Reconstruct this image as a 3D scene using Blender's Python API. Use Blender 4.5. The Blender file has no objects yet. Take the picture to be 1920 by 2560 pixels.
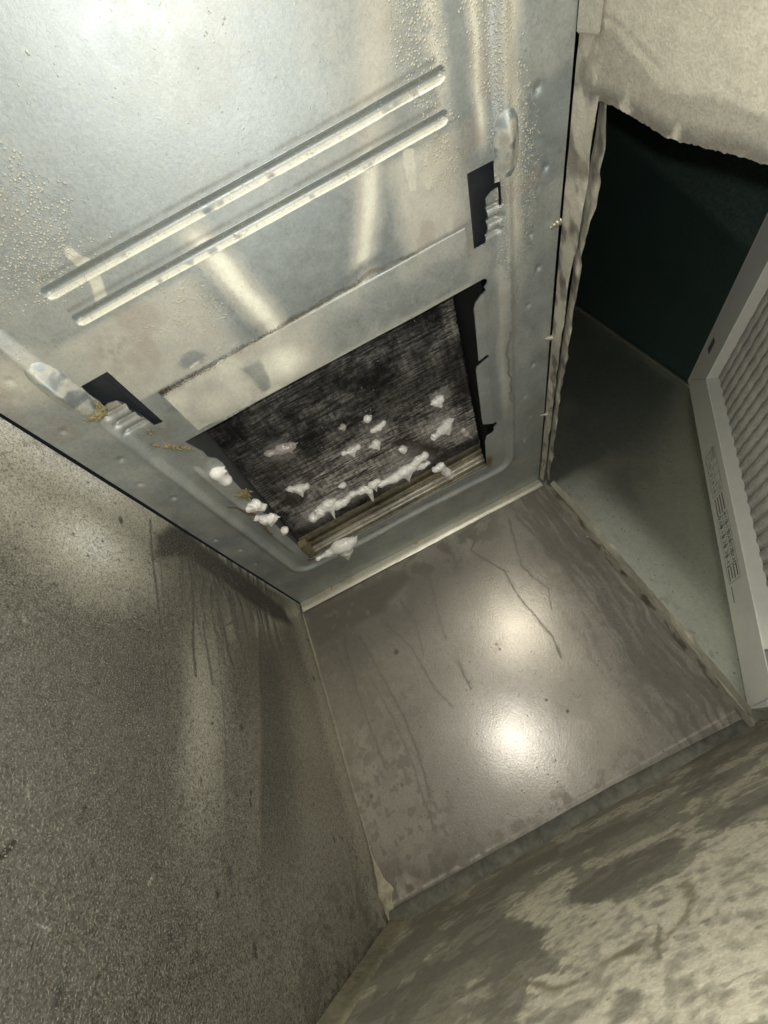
import bpy, math, random
import numpy as np
from mathutils import Matrix, Vector
random.seed(7); rng = np.random.default_rng(7)
sc = bpy.context.scene; C = sc.collection

# ------------------------------------------------------------------ camera
# metres; x along the far wall, y away from the viewer, z up; the phone is held 14 cm above the floor looking up
Fpx, PX, PY = 982.1, 960.0, 1280.0                       # lens of the photograph in its own 1920x2560 pixels
CAMZ = 0.14
def unit(v): return np.array(v, float) / np.linalg.norm(v)
cz = unit([308-PX, -30-PY, Fpx]); cy = unit([1292-PX, 1851-PY, Fpx]); cx = np.cross(cy, cz)
ROT = np.array([cx, cy, cz])                             # lens axes -> world
cam = bpy.data.cameras.new('camera'); camo = bpy.data.objects.new('camera', cam); C.objects.link(camo)
cam.sensor_fit = 'VERTICAL'; cam.sensor_height = 24; cam.lens = 24*Fpx/2560
cam.clip_start = .005; cam.clip_end = 50
M = Matrix.Identity(4)
for c, v in enumerate((ROT @ [1,0,0], ROT @ [0,-1,0], ROT @ [0,0,-1])):
    for r in range(3): M[r][c] = v[r]
M[2][3] = CAMZ
camo.matrix_world = M; sc.camera = camo

# ------------------------------------------------------------------ world, lamps, exposure
w = bpy.data.worlds.new('World'); sc.world = w; w.use_nodes = True
w.node_tree.nodes['Background'].inputs[0].default_value = (.8,.9,1,1)
w.node_tree.nodes['Background'].inputs[1].default_value = .012
def lamp(name, loc, power, col, rad):
    l = bpy.data.lights.new(name, 'POINT'); l.energy = power; l.color = col; l.shadow_soft_size = rad
    o = bpy.data.objects.new(name, l); o.location = loc; C.objects.link(o); return o
lamp('phone_flash', (.017, -.012, CAMZ+.008), 5.5, (1,.99,.965), .006)
lamp('work_light', (.248, -.35, CAMZ+.371), 6.5, (1,.96,.87), .02)
sc.view_settings.view_transform = 'Standard'; sc.view_settings.look = 'None'
sc.view_settings.exposure = 0; sc.view_settings.gamma = 1
sc.render.engine = 'CYCLES'
sc.cycles.max_bounces = 10; sc.cycles.diffuse_bounces = 5; sc.cycles.glossy_bounces = 6
sc.cycles.use_denoising = True
sc.cycles.sample_clamp_indirect = 4

# ------------------------------------------------------------------ where things stand
H = CAMZ + .427                                          # underside of the cabinet
YW, XL, XR = .813, -.303, .322                           # far wall, left wall, right wall
def rays(p):
    p = np.atleast_2d(np.array(p, float))
    return np.stack([p[:,0]-PX, p[:,1]-PY, np.full(len(p), Fpx)], 1) @ ROT.T
def on_z(p, z=H):  d = rays(p); return d[:,:2]/d[:,2:3]*(z-CAMZ)
def on_y(p, y=YW): d = rays(p); q = d/d[:,1:2]*y; return np.stack([q[:,0], q[:,2]+CAMZ], 1)
def on_x(p, x=XL): d = rays(p); q = d/d[:,0:1]*x; return np.stack([q[:,1], q[:,2]+CAMZ], 1)
def floor_z(x): return -.003 + np.clip((np.asarray(x)+.3)/.6, -.2, 1.3)*.026

# ------------------------------------------------------------------ noise and paint
def vn(x, y, seed=0):
    xi = np.floor(x).astype(np.int64); yi = np.floor(y).astype(np.int64); fx = x-xi; fy = y-yi
    fx = fx*fx*(3-2*fx); fy = fy*fy*(3-2*fy)
    def h(a, b):
        n = (a*374761393 + b*668265263 + seed*144269) & 0xffffffff
        n = ((n ^ (n >> 13))*1274126177) & 0xffffffff
        return ((n ^ (n >> 16)) & 0xffff)/65535.
    return (h(xi,yi)*(1-fx)+h(xi+1,yi)*fx)*(1-fy)+(h(xi,yi+1)*(1-fx)+h(xi+1,yi+1)*fx)*fy
def fbm(x, y, s, oct=4, seed=0):
    t = 0; a = .5; n = 0
    for k in range(oct): t = t + a*vn(x*s+17.3*k, y*s+9.1*k, seed+k); n += a; a *= .5; s *= 2.03
    return t/n
def sm(a, b, x): t = np.clip((x-a)/(b-a), 0, 1); return t*t*(3-2*t)
def dline(x, y, pts):
    """distance to a polyline and how far along it (0..1)"""
    best = np.full(x.shape, 9.); tt = np.zeros(x.shape)
    pts = np.asarray(pts); L = np.r_[0, np.cumsum(np.linalg.norm(np.diff(pts, axis=0), axis=1))]
    for k in range(len(pts)-1):
        a, b = pts[k], pts[k+1]; ab = b-a; l2 = ab@ab + 1e-12
        t = np.clip(((x-a[0])*ab[0]+(y-a[1])*ab[1])/l2, 0, 1)
        d = np.hypot(x-a[0]-t*ab[0], y-a[1]-t*ab[1]); m = d < best
        best = np.where(m, d, best); tt = np.where(m, (L[k]+t*(L[k+1]-L[k]))/L[-1], tt)
    return best, tt
def inpoly(x, y, pts):
    c = np.zeros(x.shape, bool); n = len(pts)
    for k in range(n):
        (x1,y1),(x2,y2) = pts[k], pts[(k+1)%n]
        if y1 == y2: continue
        c ^= ((y1 > y) != (y2 > y)) & (x < (x2-x1)*(y-y1)/(y2-y1)+x1)
    return c
def area(x, y, pts, soft=.004):
    """1 inside a closed outline, fading over soft at its edge"""
    pts = np.asarray(pts); d, _ = dline(x, y, np.vstack([pts, pts[:1]])); s = np.where(inpoly(x, y, pts), -d, d)
    return 1-sm(-soft, soft, s)
def blob(x, y, c, rx, ry, soft=.4, ang=0.):
    ca, sa = math.cos(ang), math.sin(ang); dx, dy = x-c[0], y-c[1]
    r = np.hypot((dx*ca+dy*sa)/rx, (-dx*sa+dy*ca)/ry); return 1-sm(1-soft, 1+soft, r)

# ------------------------------------------------------------------ objects
def tag(o, label=None, cat=None, group=None, kind=None):
    if label: o['label'] = label
    if cat: o['category'] = cat
    if group: o['group'] = group
    if kind: o['kind'] = kind
    return o
def empty(name, loc=(0,0,0)):
    o = bpy.data.objects.new(name, None); o.location = loc; o.empty_display_size = .02; C.objects.link(o); return o
def link(name, me, mat, parent=None):
    if mat is not None: me.materials.clear(); me.materials.append(mat)
    o = bpy.data.objects.new(name, me); C.objects.link(o)
    if parent is not None: o.parent = parent; o.matrix_parent_inverse = Matrix.Translation(-Vector(parent.location))
    return o
def mesh(name, co, quads, smooth=True):
    me = bpy.data.meshes.new(name); co = np.asarray(co, np.float32); q = np.asarray(quads, np.int32)
    me.vertices.add(len(co)); me.vertices.foreach_set('co', co.ravel())
    me.loops.add(q.size); me.loops.foreach_set('vertex_index', q.ravel())
    me.polygons.add(len(q)); me.polygons.foreach_set('loop_start', np.arange(len(q), dtype=np.int32)*q.shape[1])
    me.update(calc_edges=True)
    me.polygons.foreach_set('use_smooth', np.full(len(q), smooth)); return me
def grid_quads(nu, nv):
    i = np.arange(nu*nv).reshape(nv, nu)
    return np.stack([i[:-1,:-1], i[:-1,1:], i[1:,1:], i[1:,:-1]], -1).reshape(-1,4)
def attrs(me, stain_and_light, rust=None):
    n = len(me.vertices); a = me.attributes.new('stain_and_light', 'FLOAT_COLOR', 'POINT')
    c = np.ones((n,4), np.float32); c[:,:3] = np.clip(stain_and_light,0,1); a.data.foreach_set('color', c.ravel())
    b = me.attributes.new('rust', 'FLOAT', 'POINT'); b.data.foreach_set('value', np.zeros(n, np.float32) if rust is None else np.clip(rust,0,1).astype(np.float32))
def sheet(name, U, V, pos, paint, mat, parent=None, holes=(), flip=False):
    """a fine sheet over the U x V grid; holes are outlines in (u, v) whose edges the grid follows"""
    u, v = [a.ravel().copy() for a in np.meshgrid(U, V)]
    q = grid_quads(len(U), len(V))
    cell = np.median(np.diff(U))
    for hp in holes:
        hp = np.asarray(hp); cl = np.vstack([hp, hp[:1]])
        near = np.where((u > hp[:,0].min()-.004) & (u < hp[:,0].max()+.004) & (v > hp[:,1].min()-.004) & (v < hp[:,1].max()+.004))[0]
        uu, vv = u[near], v[near]; best = np.full(len(near), 9.); bu = uu.copy(); bv = vv.copy()
        for k in range(len(cl)-1):
            a, b = cl[k], cl[k+1]; ab = b-a; t = np.clip(((uu-a[0])*ab[0]+(vv-a[1])*ab[1])/(ab@ab+1e-12), 0, 1)
            pu, pv = a[0]+t*ab[0], a[1]+t*ab[1]; d = np.hypot(uu-pu, vv-pv); m = d < best
            best = np.where(m, d, best); bu = np.where(m, pu, bu); bv = np.where(m, pv, bv)
        s = best < cell*.62
        u[near[s]] = bu[s]; v[near[s]] = bv[s]
        mu, mv = u[q].mean(1), v[q].mean(1); q = q[~inpoly(mu, mv, hp)]
    if flip: q = q[:,::-1]
    me = mesh(name, pos(u, v), q); st, ru = paint(u, v); attrs(me, st, ru)
    return link(name, me, mat, parent)
def box(name, lo, hi, mat, parent=None, bev=.0006):
    lo, hi = np.array(lo, float), np.array(hi, float)
    import bmesh
    bm = bmesh.new(); bmesh.ops.create_cube(bm, size=1)
    for vv in bm.verts: vv.co = Vector([(lo[k]+hi[k])/2 + vv.co[k]*(hi[k]-lo[k]) for k in range(3)])
    if bev: bmesh.ops.bevel(bm, geom=bm.edges[:], offset=min(bev, .4*float((hi-lo).min())), segments=2, affect='EDGES')
    me = bpy.data.meshes.new(name); bm.to_mesh(me); bm.free(); return link(name, me, mat, parent)
def plate(name, pts, thick, mat, parent=None):
    """a flat plate through corner points (3-D), thickened along its normal"""
    p = np.array(pts, float); n = unit(np.cross(p[1]-p[0], p[2]-p[0]))*thick; k = len(p)
    me = bpy.data.meshes.new(name)
    me.from_pydata([tuple(a) for a in np.vstack([p, p+n])], [], [tuple(range(k)), tuple(range(2*k-1, k-1, -1))]+[(i, i+k, (i+1)%k+k, (i+1)%k) for i in range(k)])
    me.update(); return link(name, me, mat, parent)
def sweep(name, path, prof, side, up, mat, parent=None, mod=None):
    """an open profile (list of (side, up) offsets) carried along a path"""
    path = np.asarray(path); n = len(path); m = len(prof); co = []
    for k in range(n):
        for (a, b) in prof:
            a2, b2 = (a, b) if mod is None else mod(k/(n-1), a, b)
            co.append(path[k]+np.asarray(side)*a2+np.asarray(up)*b2)
    return link(name, mesh(name, co, grid_quads(m, n)), mat, parent)

def surface_net(f, lo, hi, step):
    """mesh of f = 0 (f < 0 inside), naive surface nets"""
    ax = [np.arange(lo[k]-2*step, hi[k]+2.5*step, step) for k in range(3)]
    X, Y, Z = np.meshgrid(*ax, indexing='ij'); V = f(X, Y, Z); s = V < 0; nx, ny, nz = V.shape
    acc = np.zeros((nx-1, ny-1, nz-1, 3)); cnt = np.zeros((nx-1, ny-1, nz-1))
    corner = [(i,j,k) for i in (0,1) for j in (0,1) for k in (0,1)]
    sl = lambda i,j,k,A: A[i:nx-1+i, j:ny-1+j, k:nz-1+k]
    for a in corner:
        for d in range(3):
            if a[d]: continue
            b = list(a); b[d] = 1
            va, vb = sl(*a, V), sl(*b, V); cr = (va < 0) != (vb < 0)
            t = np.where(cr, va/(va-vb+1e-20), 0)
            p = np.zeros(acc.shape)
            for c in range(3): p[..., c] = a[c] + (t if c == d else 0)
            acc += p*cr[..., None]; cnt += cr
    act = cnt > 0; idx = -np.ones(act.shape, int); idx[act] = np.arange(act.sum())
    base = np.stack(np.meshgrid(*[np.arange(n-1) for n in V.shape], indexing='ij'), -1)[act]
    co = np.array([a[0] for a in ax]) + (base + acc[act]/cnt[act][:,None])*step
    quads = []
    for d in range(3):
        A = [slice(1,-1)]*3; A[d] = slice(0,-1); B = [slice(1,-1)]*3; B[d] = slice(1,None)
        s0, s1 = s[tuple(A)], s[tuple(B)]; e = np.argwhere(s0 != s1)
        if not len(e): continue
        up = s0[tuple(e.T)]; o = e + np.array([0 if k == d else 1 for k in range(3)])
        d1, d2 = (d+1)%3, (d+2)%3; e1 = np.eye(3, dtype=int)[d1]; e2 = np.eye(3, dtype=int)[d2]
        qd = np.stack([idx[tuple((o-e1-e2).T)], idx[tuple((o-e2).T)], idx[tuple(o.T)], idx[tuple((o-e1).T)]], 1)
        qd[~up] = qd[~up][:, ::-1]; quads.append(qd)
    return co, np.vstack(quads)
def lumps(name, balls, mat, parent=None, step=.0011, k=.004, rough=.0, seed=0):
    """balls: (x, y, z, r) or pairs joined as tapered rods ((p, r), (q, s)); melted together"""
    rods = []
    for b in balls:
        if len(b) == 4: rods.append((np.array(b[:3]), b[3], np.array(b[:3]), b[3]))
        else: rods.append((np.array(b[0][0]), b[0][1], np.array(b[1][0]), b[1][1]))
    lo = np.min([np.minimum(a-ra, b-rb) for a,ra,b,rb in rods], 0); hi = np.max([np.maximum(a+ra, b+rb) for a,ra,b,rb in rods], 0)
    step = max(step, float((hi-lo).max())/70)
    def f(X, Y, Z):
        D = None
        for a, ra, b, rb in rods:
            ab = b-a; l2 = ab@ab+1e-12
            t = np.clip(((X-a[0])*ab[0]+(Y-a[1])*ab[1]+(Z-a[2])*ab[2])/l2, 0, 1)
            d = np.sqrt((X-a[0]-t*ab[0])**2+(Y-a[1]-t*ab[1])**2+(Z-a[2]-t*ab[2])**2)-(ra+(rb-ra)*t)
            if D is None: D = d
            else: h = np.clip(.5+.5*(D-d)/k, 0, 1); D = D*(1-h)+d*h-k*h*(1-h)
        if rough: D = D + rough*(fbm(X*1.0+Z*.7, Y+Z*.6, 260, 3, seed)-.5)*2
        return D
    co, q = surface_net(f, lo-.002, hi+.002, step)
    return link(name, mesh(name, co, q), mat, parent)

# ------------------------------------------------------------------ materials
def new_mat(name):
    m = bpy.data.materials.new(name); m.use_nodes = True; nt = m.node_tree
    return m, nt, nt.nodes, nt.links, nt.nodes['Principled BSDF']
class NB:
    def __init__(s, nt): s.nt = nt; s.n = nt.nodes; s.l = nt.links
    def math(s, op, a, b=None, clamp=False):
        n = s.n.new('ShaderNodeMath'); n.operation = op; n.use_clamp = clamp
        for k, v in enumerate((a, b)):
            if v is None: continue
            if isinstance(v, (int, float)): n.inputs[k].default_value = v
            else: s.l.new(v, n.inputs[k])
        return n.outputs[0]
    def mix(s, f, a, b):
        n = s.n.new('ShaderNodeMix'); n.data_type = 'RGBA'
        for k, v in ((0, f), (6, a), (7, b)):
            if isinstance(v, (int, float)): n.inputs[k].default_value = v
            elif isinstance(v, tuple): n.inputs[k].default_value = (*v, 1)
            else: s.l.new(v, n.inputs[k])
        return n.outputs[2]
    def mixf(s, f, a, b):
        n = s.n.new('ShaderNodeMix'); n.data_type = 'FLOAT'
        for k, v in ((0, f), (2, a), (3, b)):
            if isinstance(v, (int, float)): n.inputs[k].default_value = v
            else: s.l.new(v, n.inputs[k])
        return n.outputs[0]
    def noise(s, scale, detail=3, rough=.55, vec=None, dist=0):
        n = s.n.new('ShaderNodeTexNoise'); n.inputs['Scale'].default_value = scale; n.inputs['Detail'].default_value = detail
        n.inputs['Roughness'].default_value = rough; n.inputs['Distortion'].default_value = dist
        s.l.new(vec if vec is not None else s.obj(), n.inputs['Vector']); return n.outputs[0]
    def obj(s):
        if not hasattr(s, '_o'): s._o = s.n.new('ShaderNodeTexCoord').outputs['Object']
        return s._o
    def scaled(s, v):
        n = s.n.new('ShaderNodeMapping'); n.inputs['Scale'].default_value = v; s.l.new(s.obj(), n.inputs['Vector']); return n.outputs[0]
    def vor(s, scale, feat='F1', rnd=1):
        n = s.n.new('ShaderNodeTexVoronoi'); n.feature = feat; n.inputs['Scale'].default_value = scale; n.inputs['Randomness'].default_value = rnd
        s.l.new(s.obj(), n.inputs['Vector']); return n
    def ramp(s, v, a, b):
        n = s.n.new('ShaderNodeMapRange'); n.interpolation_type = 'SMOOTHSTEP'; n.inputs[1].default_value = a; n.inputs[2].default_value = b
        s.l.new(v, n.inputs[0]); return n.outputs[0]
    def bump(s, h, dist, strength=1, prev=None):
        n = s.n.new('ShaderNodeBump'); n.inputs['Distance'].default_value = dist; n.inputs['Strength'].default_value = strength
        s.l.new(h, n.inputs['Height'])
        if prev is not None: s.l.new(prev, n.inputs['Normal'])
        return n.outputs[0]
def sheet_metal(name, col, rough, metallic, dust_and_light, dark, rust=(.22,.10,.04), grain=700, grain_amt=.3, bump=.0004, spat=False, speck=0, gl=0, gr=.2, flake_glint=0):
    """galvanised sheet carrying dust and painted reflections (stain_and_light red), grime and painted shade (green), spatter (blue) and rust"""
    m, nt, n, l, bs = new_mat(name); b = NB(nt)
    at = n.new('ShaderNodeAttribute'); at.attribute_name = 'stain_and_light'
    sp = n.new('ShaderNodeSeparateColor'); l.new(at.outputs['Color'], sp.inputs[0])
    ru = n.new('ShaderNodeAttribute'); ru.attribute_name = 'rust'
    R, G, B = sp.outputs
    g1 = b.noise(grain, 2, .6); g2 = b.noise(grain*.32, 3, .6); lo = b.noise(9, 4, .6); hi = b.noise(70, 4, .65)
    v = b.math('ADD', b.math('MULTIPLY', b.math('SUBTRACT', g1, .5), grain_amt*1.6), b.math('MULTIPLY', b.math('SUBTRACT', g2, .5), grain_amt*1.1))
    v = b.math('ADD', v, b.math('MULTIPLY', b.math('SUBTRACT', lo, .5), .35))
    v = b.math('ADD', v, b.math('MULTIPLY', b.math('SUBTRACT', hi, .5), .28))
    v = b.math('ADD', v, 1.0)
    def tint(c):
        k = n.new('ShaderNodeVectorMath'); k.operation = 'SCALE'; k.inputs[0].default_value = c; l.new(v, k.inputs['Scale']); return k.outputs[0]
    Rn = b.math('MULTIPLY', R, b.ramp(b.math('ADD', g2, b.math('MULTIPLY', R, .6)), .25, .75), True)
    Gn = b.math('MULTIPLY', G, b.ramp(b.math('ADD', hi, b.math('MULTIPLY', G, .75)), .35, .85), True)
    colr = b.mix(Rn, tint(col), b.mix(b.ramp(Rn, .6, 1.0), tint(dust_and_light), tint(tuple(min(.9, c*1.5+.02) for c in dust_and_light)))); colr = b.mix(Gn, colr, tint(dark)); colr = b.mix(ru.outputs['Fac'], colr, tint(rust))  # full red turns whiter, for the painted reflection streaks
    hgt = b.math('ADD', b.math('MULTIPLY', g1, .5), b.math('MULTIPLY', g2, .8)); solid = b.math('MAXIMUM', Rn, Gn)
    if spat:
        vo = b.vor(380); drop = b.math('SUBTRACT', 1.0, b.ramp(vo.outputs['Distance'], .12, .42))
        vo2 = b.vor(760); drop2 = b.math('SUBTRACT', 1.0, b.ramp(vo2.outputs['Distance'], .1, .36))
        keep = b.ramp(b.math('ADD', b.noise(120, 2), b.math('MULTIPLY', B, .60)), .70, .82)
        keep2 = b.ramp(b.math('ADD', b.noise(200, 2), b.math('MULTIPLY', B, .5)), .68, .80)
        d = b.math('MAXIMUM', b.math('MULTIPLY', drop, keep), b.math('MULTIPLY', drop2, keep2))
        colr = b.mix(b.math('MULTIPLY', d, .8), colr, (.62,.58,.44)); hgt = b.math('ADD', hgt, b.math('MULTIPLY', d, 3.6)); solid = b.math('MAXIMUM', solid, d)
    if flake_glint:
        fk = b.ramp(b.noise(flake_glint*1.15, 2, .65), .53, .68); fd = b.ramp(b.noise(flake_glint*.8, 2, .5), .47, .36)
        colr = b.mix(b.math('MULTIPLY', fk, .68), colr, (.62,.58,.46)); colr = b.mix(b.math('MULTIPLY', fd, .55), colr, (.1,.1,.08)); hgt = b.math('ADD', hgt, fk)  # grain flecks, with the metal's sparkle painted in as pale dots
    if speck:
        vo = b.vor(speck); s1 = b.math('MULTIPLY', b.math('SUBTRACT', 1.0, b.ramp(vo.outputs['Distance'], .08, .26)), b.ramp(b.noise(speck*.55, 1), .56, .66))
        colr = b.mix(b.math('MULTIPLY', s1, .75), colr, (.06,.055,.045)); solid = b.math('MAXIMUM', solid, s1)
    l.new(colr, bs.inputs['Base Color'])
    l.new(b.mixf(solid, metallic, metallic*.12), bs.inputs['Metallic'])
    l.new(b.math('ADD', b.mixf(solid, rough, .72), b.math('MULTIPLY', b.math('SUBTRACT', hi, .5), .22)), bs.inputs['Roughness'])
    l.new(b.bump(hgt, bump), bs.inputs['Normal'])
    if gl:
        g = n.new('ShaderNodeBsdfAnisotropic'); l.new(colr, g.inputs['Color']); g.inputs['Roughness'].default_value = gr; l.new(b.bump(hgt, bump*.4), g.inputs['Normal'])
        mx = n.new('ShaderNodeMixShader'); l.new(b.math('MULTIPLY', b.math('SUBTRACT', 1.0, b.math('MULTIPLY', solid, .8)), gl), mx.inputs[0])
        l.new(bs.outputs[0], mx.inputs[1]); l.new(g.outputs[0], mx.inputs[2]); l.new(mx.outputs[0], n['Material Output'].inputs[0])
    return m
def plain(name, col, rough=.5, metallic=0, grain=300, amt=.25, bump=.0002, **kw):
    m, nt, n, l, bs = new_mat(name); b = NB(nt)
    v = b.math('ADD', b.math('MULTIPLY', b.math('SUBTRACT', b.noise(grain, 4, .6), .5), amt*2), b.math('ADD', b.math('MULTIPLY', b.math('SUBTRACT', b.noise(grain*.12, 3), .5), amt*2), 1.0))
    k = n.new('ShaderNodeVectorMath'); k.operation = 'SCALE'; k.inputs[0].default_value = col; l.new(v, k.inputs['Scale'])
    l.new(k.outputs[0], bs.inputs['Base Color']); bs.inputs['Roughness'].default_value = rough; bs.inputs['Metallic'].default_value = metallic
    l.new(b.bump(b.noise(grain, 3), bump), bs.inputs['Normal'])
    bs.inputs['Subsurface Radius'].default_value = (1,1,.95)
    for kk, vv in kw.items(): bs.inputs[kk.replace('_', ' ')].default_value = vv
    return m
M_panel = sheet_metal('panel_steel', (.40,.448,.462), .53, .84, (.63,.60,.50), (.10,.085,.06), grain=1000, grain_amt=.26, bump=.00011, spat=True)
M_left = sheet_metal('left_wall_steel', (.34,.33,.285), .46, .94, (.70,.67,.56), (.028,.026,.02), rust=(.16,.12,.06), grain=620, grain_amt=.8, bump=.0008, speck=95, flake_glint=620, gl=.3, gr=.36)
M_mid = sheet_metal('far_wall_steel', (.275,.255,.222), .42, .78, (.37,.35,.29), (.11,.10,.08), rust=(.16,.12,.06), grain=900, grain_amt=.28, bump=.0003, speck=150, gl=.30, gr=.225)
M_right = sheet_metal('right_wall_steel', (.47,.45,.375), .6, .2, (.57,.535,.435), (.13,.125,.105), grain=520, grain_amt=.3, bump=.0006)
M_floor = sheet_metal('dusty_floor', (.265,.25,.19), .7, .1, (.44,.41,.315), (.16,.15,.12), rust=(.2,.17,.09), grain=420, grain_amt=.34, bump=.0006)
M_duct = sheet_metal('duct_steel', (.58,.595,.515), .5, .9, (.5,.46,.34), (.06,.065,.055), speck=130, grain=700, grain_amt=.3, bump=.0003, gl=.7, gr=.46)
M_duct_dark = sheet_metal('duct_shaded_steel', (.045,.082,.070), .55, .5, (.4,.38,.3), (.05,.05,.05), grain=700, grain_amt=.4, bump=.0003)  # shaded copy of the duct steel: its darkness is in the base colour
M_strip = plain('flange_steel', (.62,.60,.50), .42, .7, 200, .25)
M_lip = plain('floor_lip', (.125,.122,.095), .6, .3, 90, .8)
M_plate = plain('side_plate', (.15,.155,.155), .5, .3, 200, .35)
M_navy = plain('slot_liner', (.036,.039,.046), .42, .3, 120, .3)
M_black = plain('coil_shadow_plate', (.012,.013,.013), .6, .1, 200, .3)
M_foam = plain('cleaner_foam', (.90,.89,.85), .3, 0, 260, .16, .0009, Subsurface_Weight=.3, Subsurface_Scale=.004, Coat_Weight=.5, Coat_Roughness=.08)
M_foam_wet = plain('thin_foam', (.45,.42,.38), .25, 0, 900, .1, .0002, Subsurface_Weight=.3, Subsurface_Scale=.003, Coat_Weight=.4, Coat_Roughness=.1)
M_rail = plain('wet_rail', (.50,.48,.42), .3, .6, 90, .6, .0005)
M_rail_dirty = plain('wet_dirty_rail', (.22,.20,.14), .35, .4, 90, .8, .0007)
M_tuft = plain('insulation_tuft', (.22,.19,.10), .9, 0, 500, .5, .001)
M_lint = plain('lint', (.09,.07,.04), .95, 0, 400, .5)
M_frame = plain('filter_card', (.86,.86,.78), .75, 0, 500, .06, .0001)
M_pleat = plain('filter_media', (.56,.55,.49), .95, 0, 260, .4, .0012)
M_ink = plain('ink', (.16,.16,.15), .8, 0, 400, .2)
M_brass = plain('brass_screw', (.5,.36,.16), .35, .9, 300, .2)
M_screw = plain('screw_steel', (.55,.52,.44), .4, .8, 300, .2)
def coil_material():
    m, nt, n, l, bs = new_mat('coil_fins'); b = NB(nt)
    at = n.new('ShaderNodeAttribute'); at.attribute_name = 'stain_and_light'; sp = n.new('ShaderNodeSeparateColor'); l.new(at.outputs['Color'], sp.inputs[0])
    st = b.noise(1, 5, .72, b.scaled((16, 420, 60))); bl = b.noise(20, 5, .7); fine = b.noise(1, 2, .5, b.scaled((55, 900, 60))); chip = b.noise(1, 3, .6, b.scaled((260, 330, 60)))
    wv = n.new('ShaderNodeTexWave'); wv.wave_type = 'BANDS'; wv.bands_direction = 'X'; wv.inputs['Scale'].default_value = .31416/.0105; wv.inputs['Distortion'].default_value = 1.5; wv.inputs['Detail'].default_value = 3; l.new(b.obj(), wv.inputs['Vector'])
    f = b.math('MULTIPLY', b.ramp(b.math('ADD', b.math('MULTIPLY', st, .85), b.math('MULTIPLY', fine, .35)), .46, .76), b.ramp(b.math('ADD', bl, b.math('MULTIPLY', sp.outputs[0], .42)), .36, .92))
    f = b.math('MULTIPLY', f, b.mixf(b.math('MULTIPLY', wv.outputs['Fac'], b.ramp(chip, .42, .6)), 1.0, .35))
    c = b.mix(f, (.024,.023,.023), (.64,.61,.56)); c = b.mix(b.math('MULTIPLY', sp.outputs[1], b.ramp(bl, .42, .6)), c, (.022,.016,.008)); c = b.mix(b.math('MULTIPLY', sp.outputs[2], b.ramp(chip, .25, .55)), c, (.70,.67,.62))
    l.new(c, bs.inputs['Base Color']); bs.inputs['Metallic'].default_value = .25
    l.new(b.mixf(b.ramp(bl, .4, .6), .22, .6), bs.inputs['Roughness']); l.new(b.bump(st, .0008), bs.inputs['Normal'])
    return m
M_coil = coil_material()

# ================================================================== the cabinet underside
base = empty('cabinet_base_panel', (0, .4, H))
tag(base, 'embossed galvanised panel overhead with a large cut opening to the dark coil', 'metal panel')
def polyline(*p): return on_z(np.array(p, float).reshape(-1,2))
opening = np.array([(-.193,.2925),(.2225,.2900),(.2265,.2935),(.2255,.298),(.2215,.3005),(.2240,.3055),(.2170,.3085),(.2085,.3145),(.2055,.322),
    (.2050,.404),(.2165,.4005),(.2215,.4015),(.2215,.4050),(.2010,.4125),(.1995,.418),(.2005,.53),(.2015,.538),(.2180,.5480),(.2262,.5490),(.2268,.5545),(.2205,.5600),(.2215,.5660),(.2185,.5720),(.2060,.5730),(.2020,.5850),(.2000,.6615),
    (-.2000,.6645),(-.1985,.62),(-.1965,.56),(-.1945,.50),(-.1925,.45),(-.1870,.38),(-.1790,.350),(-.1815,.335),(-.1870,.3270),(-.1860,.3180),(-.1890,.3080)])
slot_l = np.array([(-.2235,.1815),(-.1925,.1812),(-.1922,.2562),(-.2035,.2552),(-.2042,.2400),(-.2062,.2300),(-.2065,.2190),(-.2105,.2105),(-.2200,.2085),(-.2260,.2110),(-.2235,.2030),(-.2250,.1930)])
slot_r = np.array([(.2120,.1808),(.2440,.1818),(.2462,.1900),(.2478,.2000),(.2480,.2225),(.2452,.2225),(.2445,.2055),(.2370,.2065),(.2305,.2100),(.2290,.2300),(.2275,.2520),(.2125,.2518)])
dimple_px = [(1343,223),(1363,420),(1328,590),(1347,672),(1322,765),(1334,912),(1312,992),(1325,1040),(1310,1100),(27,951),(158,1080),(303,1150),(350,1212),(435,1245),(540,1350),(640,1410),(700,1455),(600,1375)]
dimples = on_z(dimple_px)
REC = .0045; KS = (H-CAMZ+REC)/(H-CAMZ)
def rrect(x, y):
    """signed distance to the rounded bead round the opening"""
    x0, x1, y1, r = -.243, .256, .700, .036
    cxm, hx = (x0+x1)/2, (x1-x0)/2
    qx, qy = np.abs(x-cxm)-hx+r, y-y1+r
    return np.hypot(np.maximum(qx,0), np.maximum(qy,0))+np.minimum(np.maximum(qx,qy),0)-r
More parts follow.
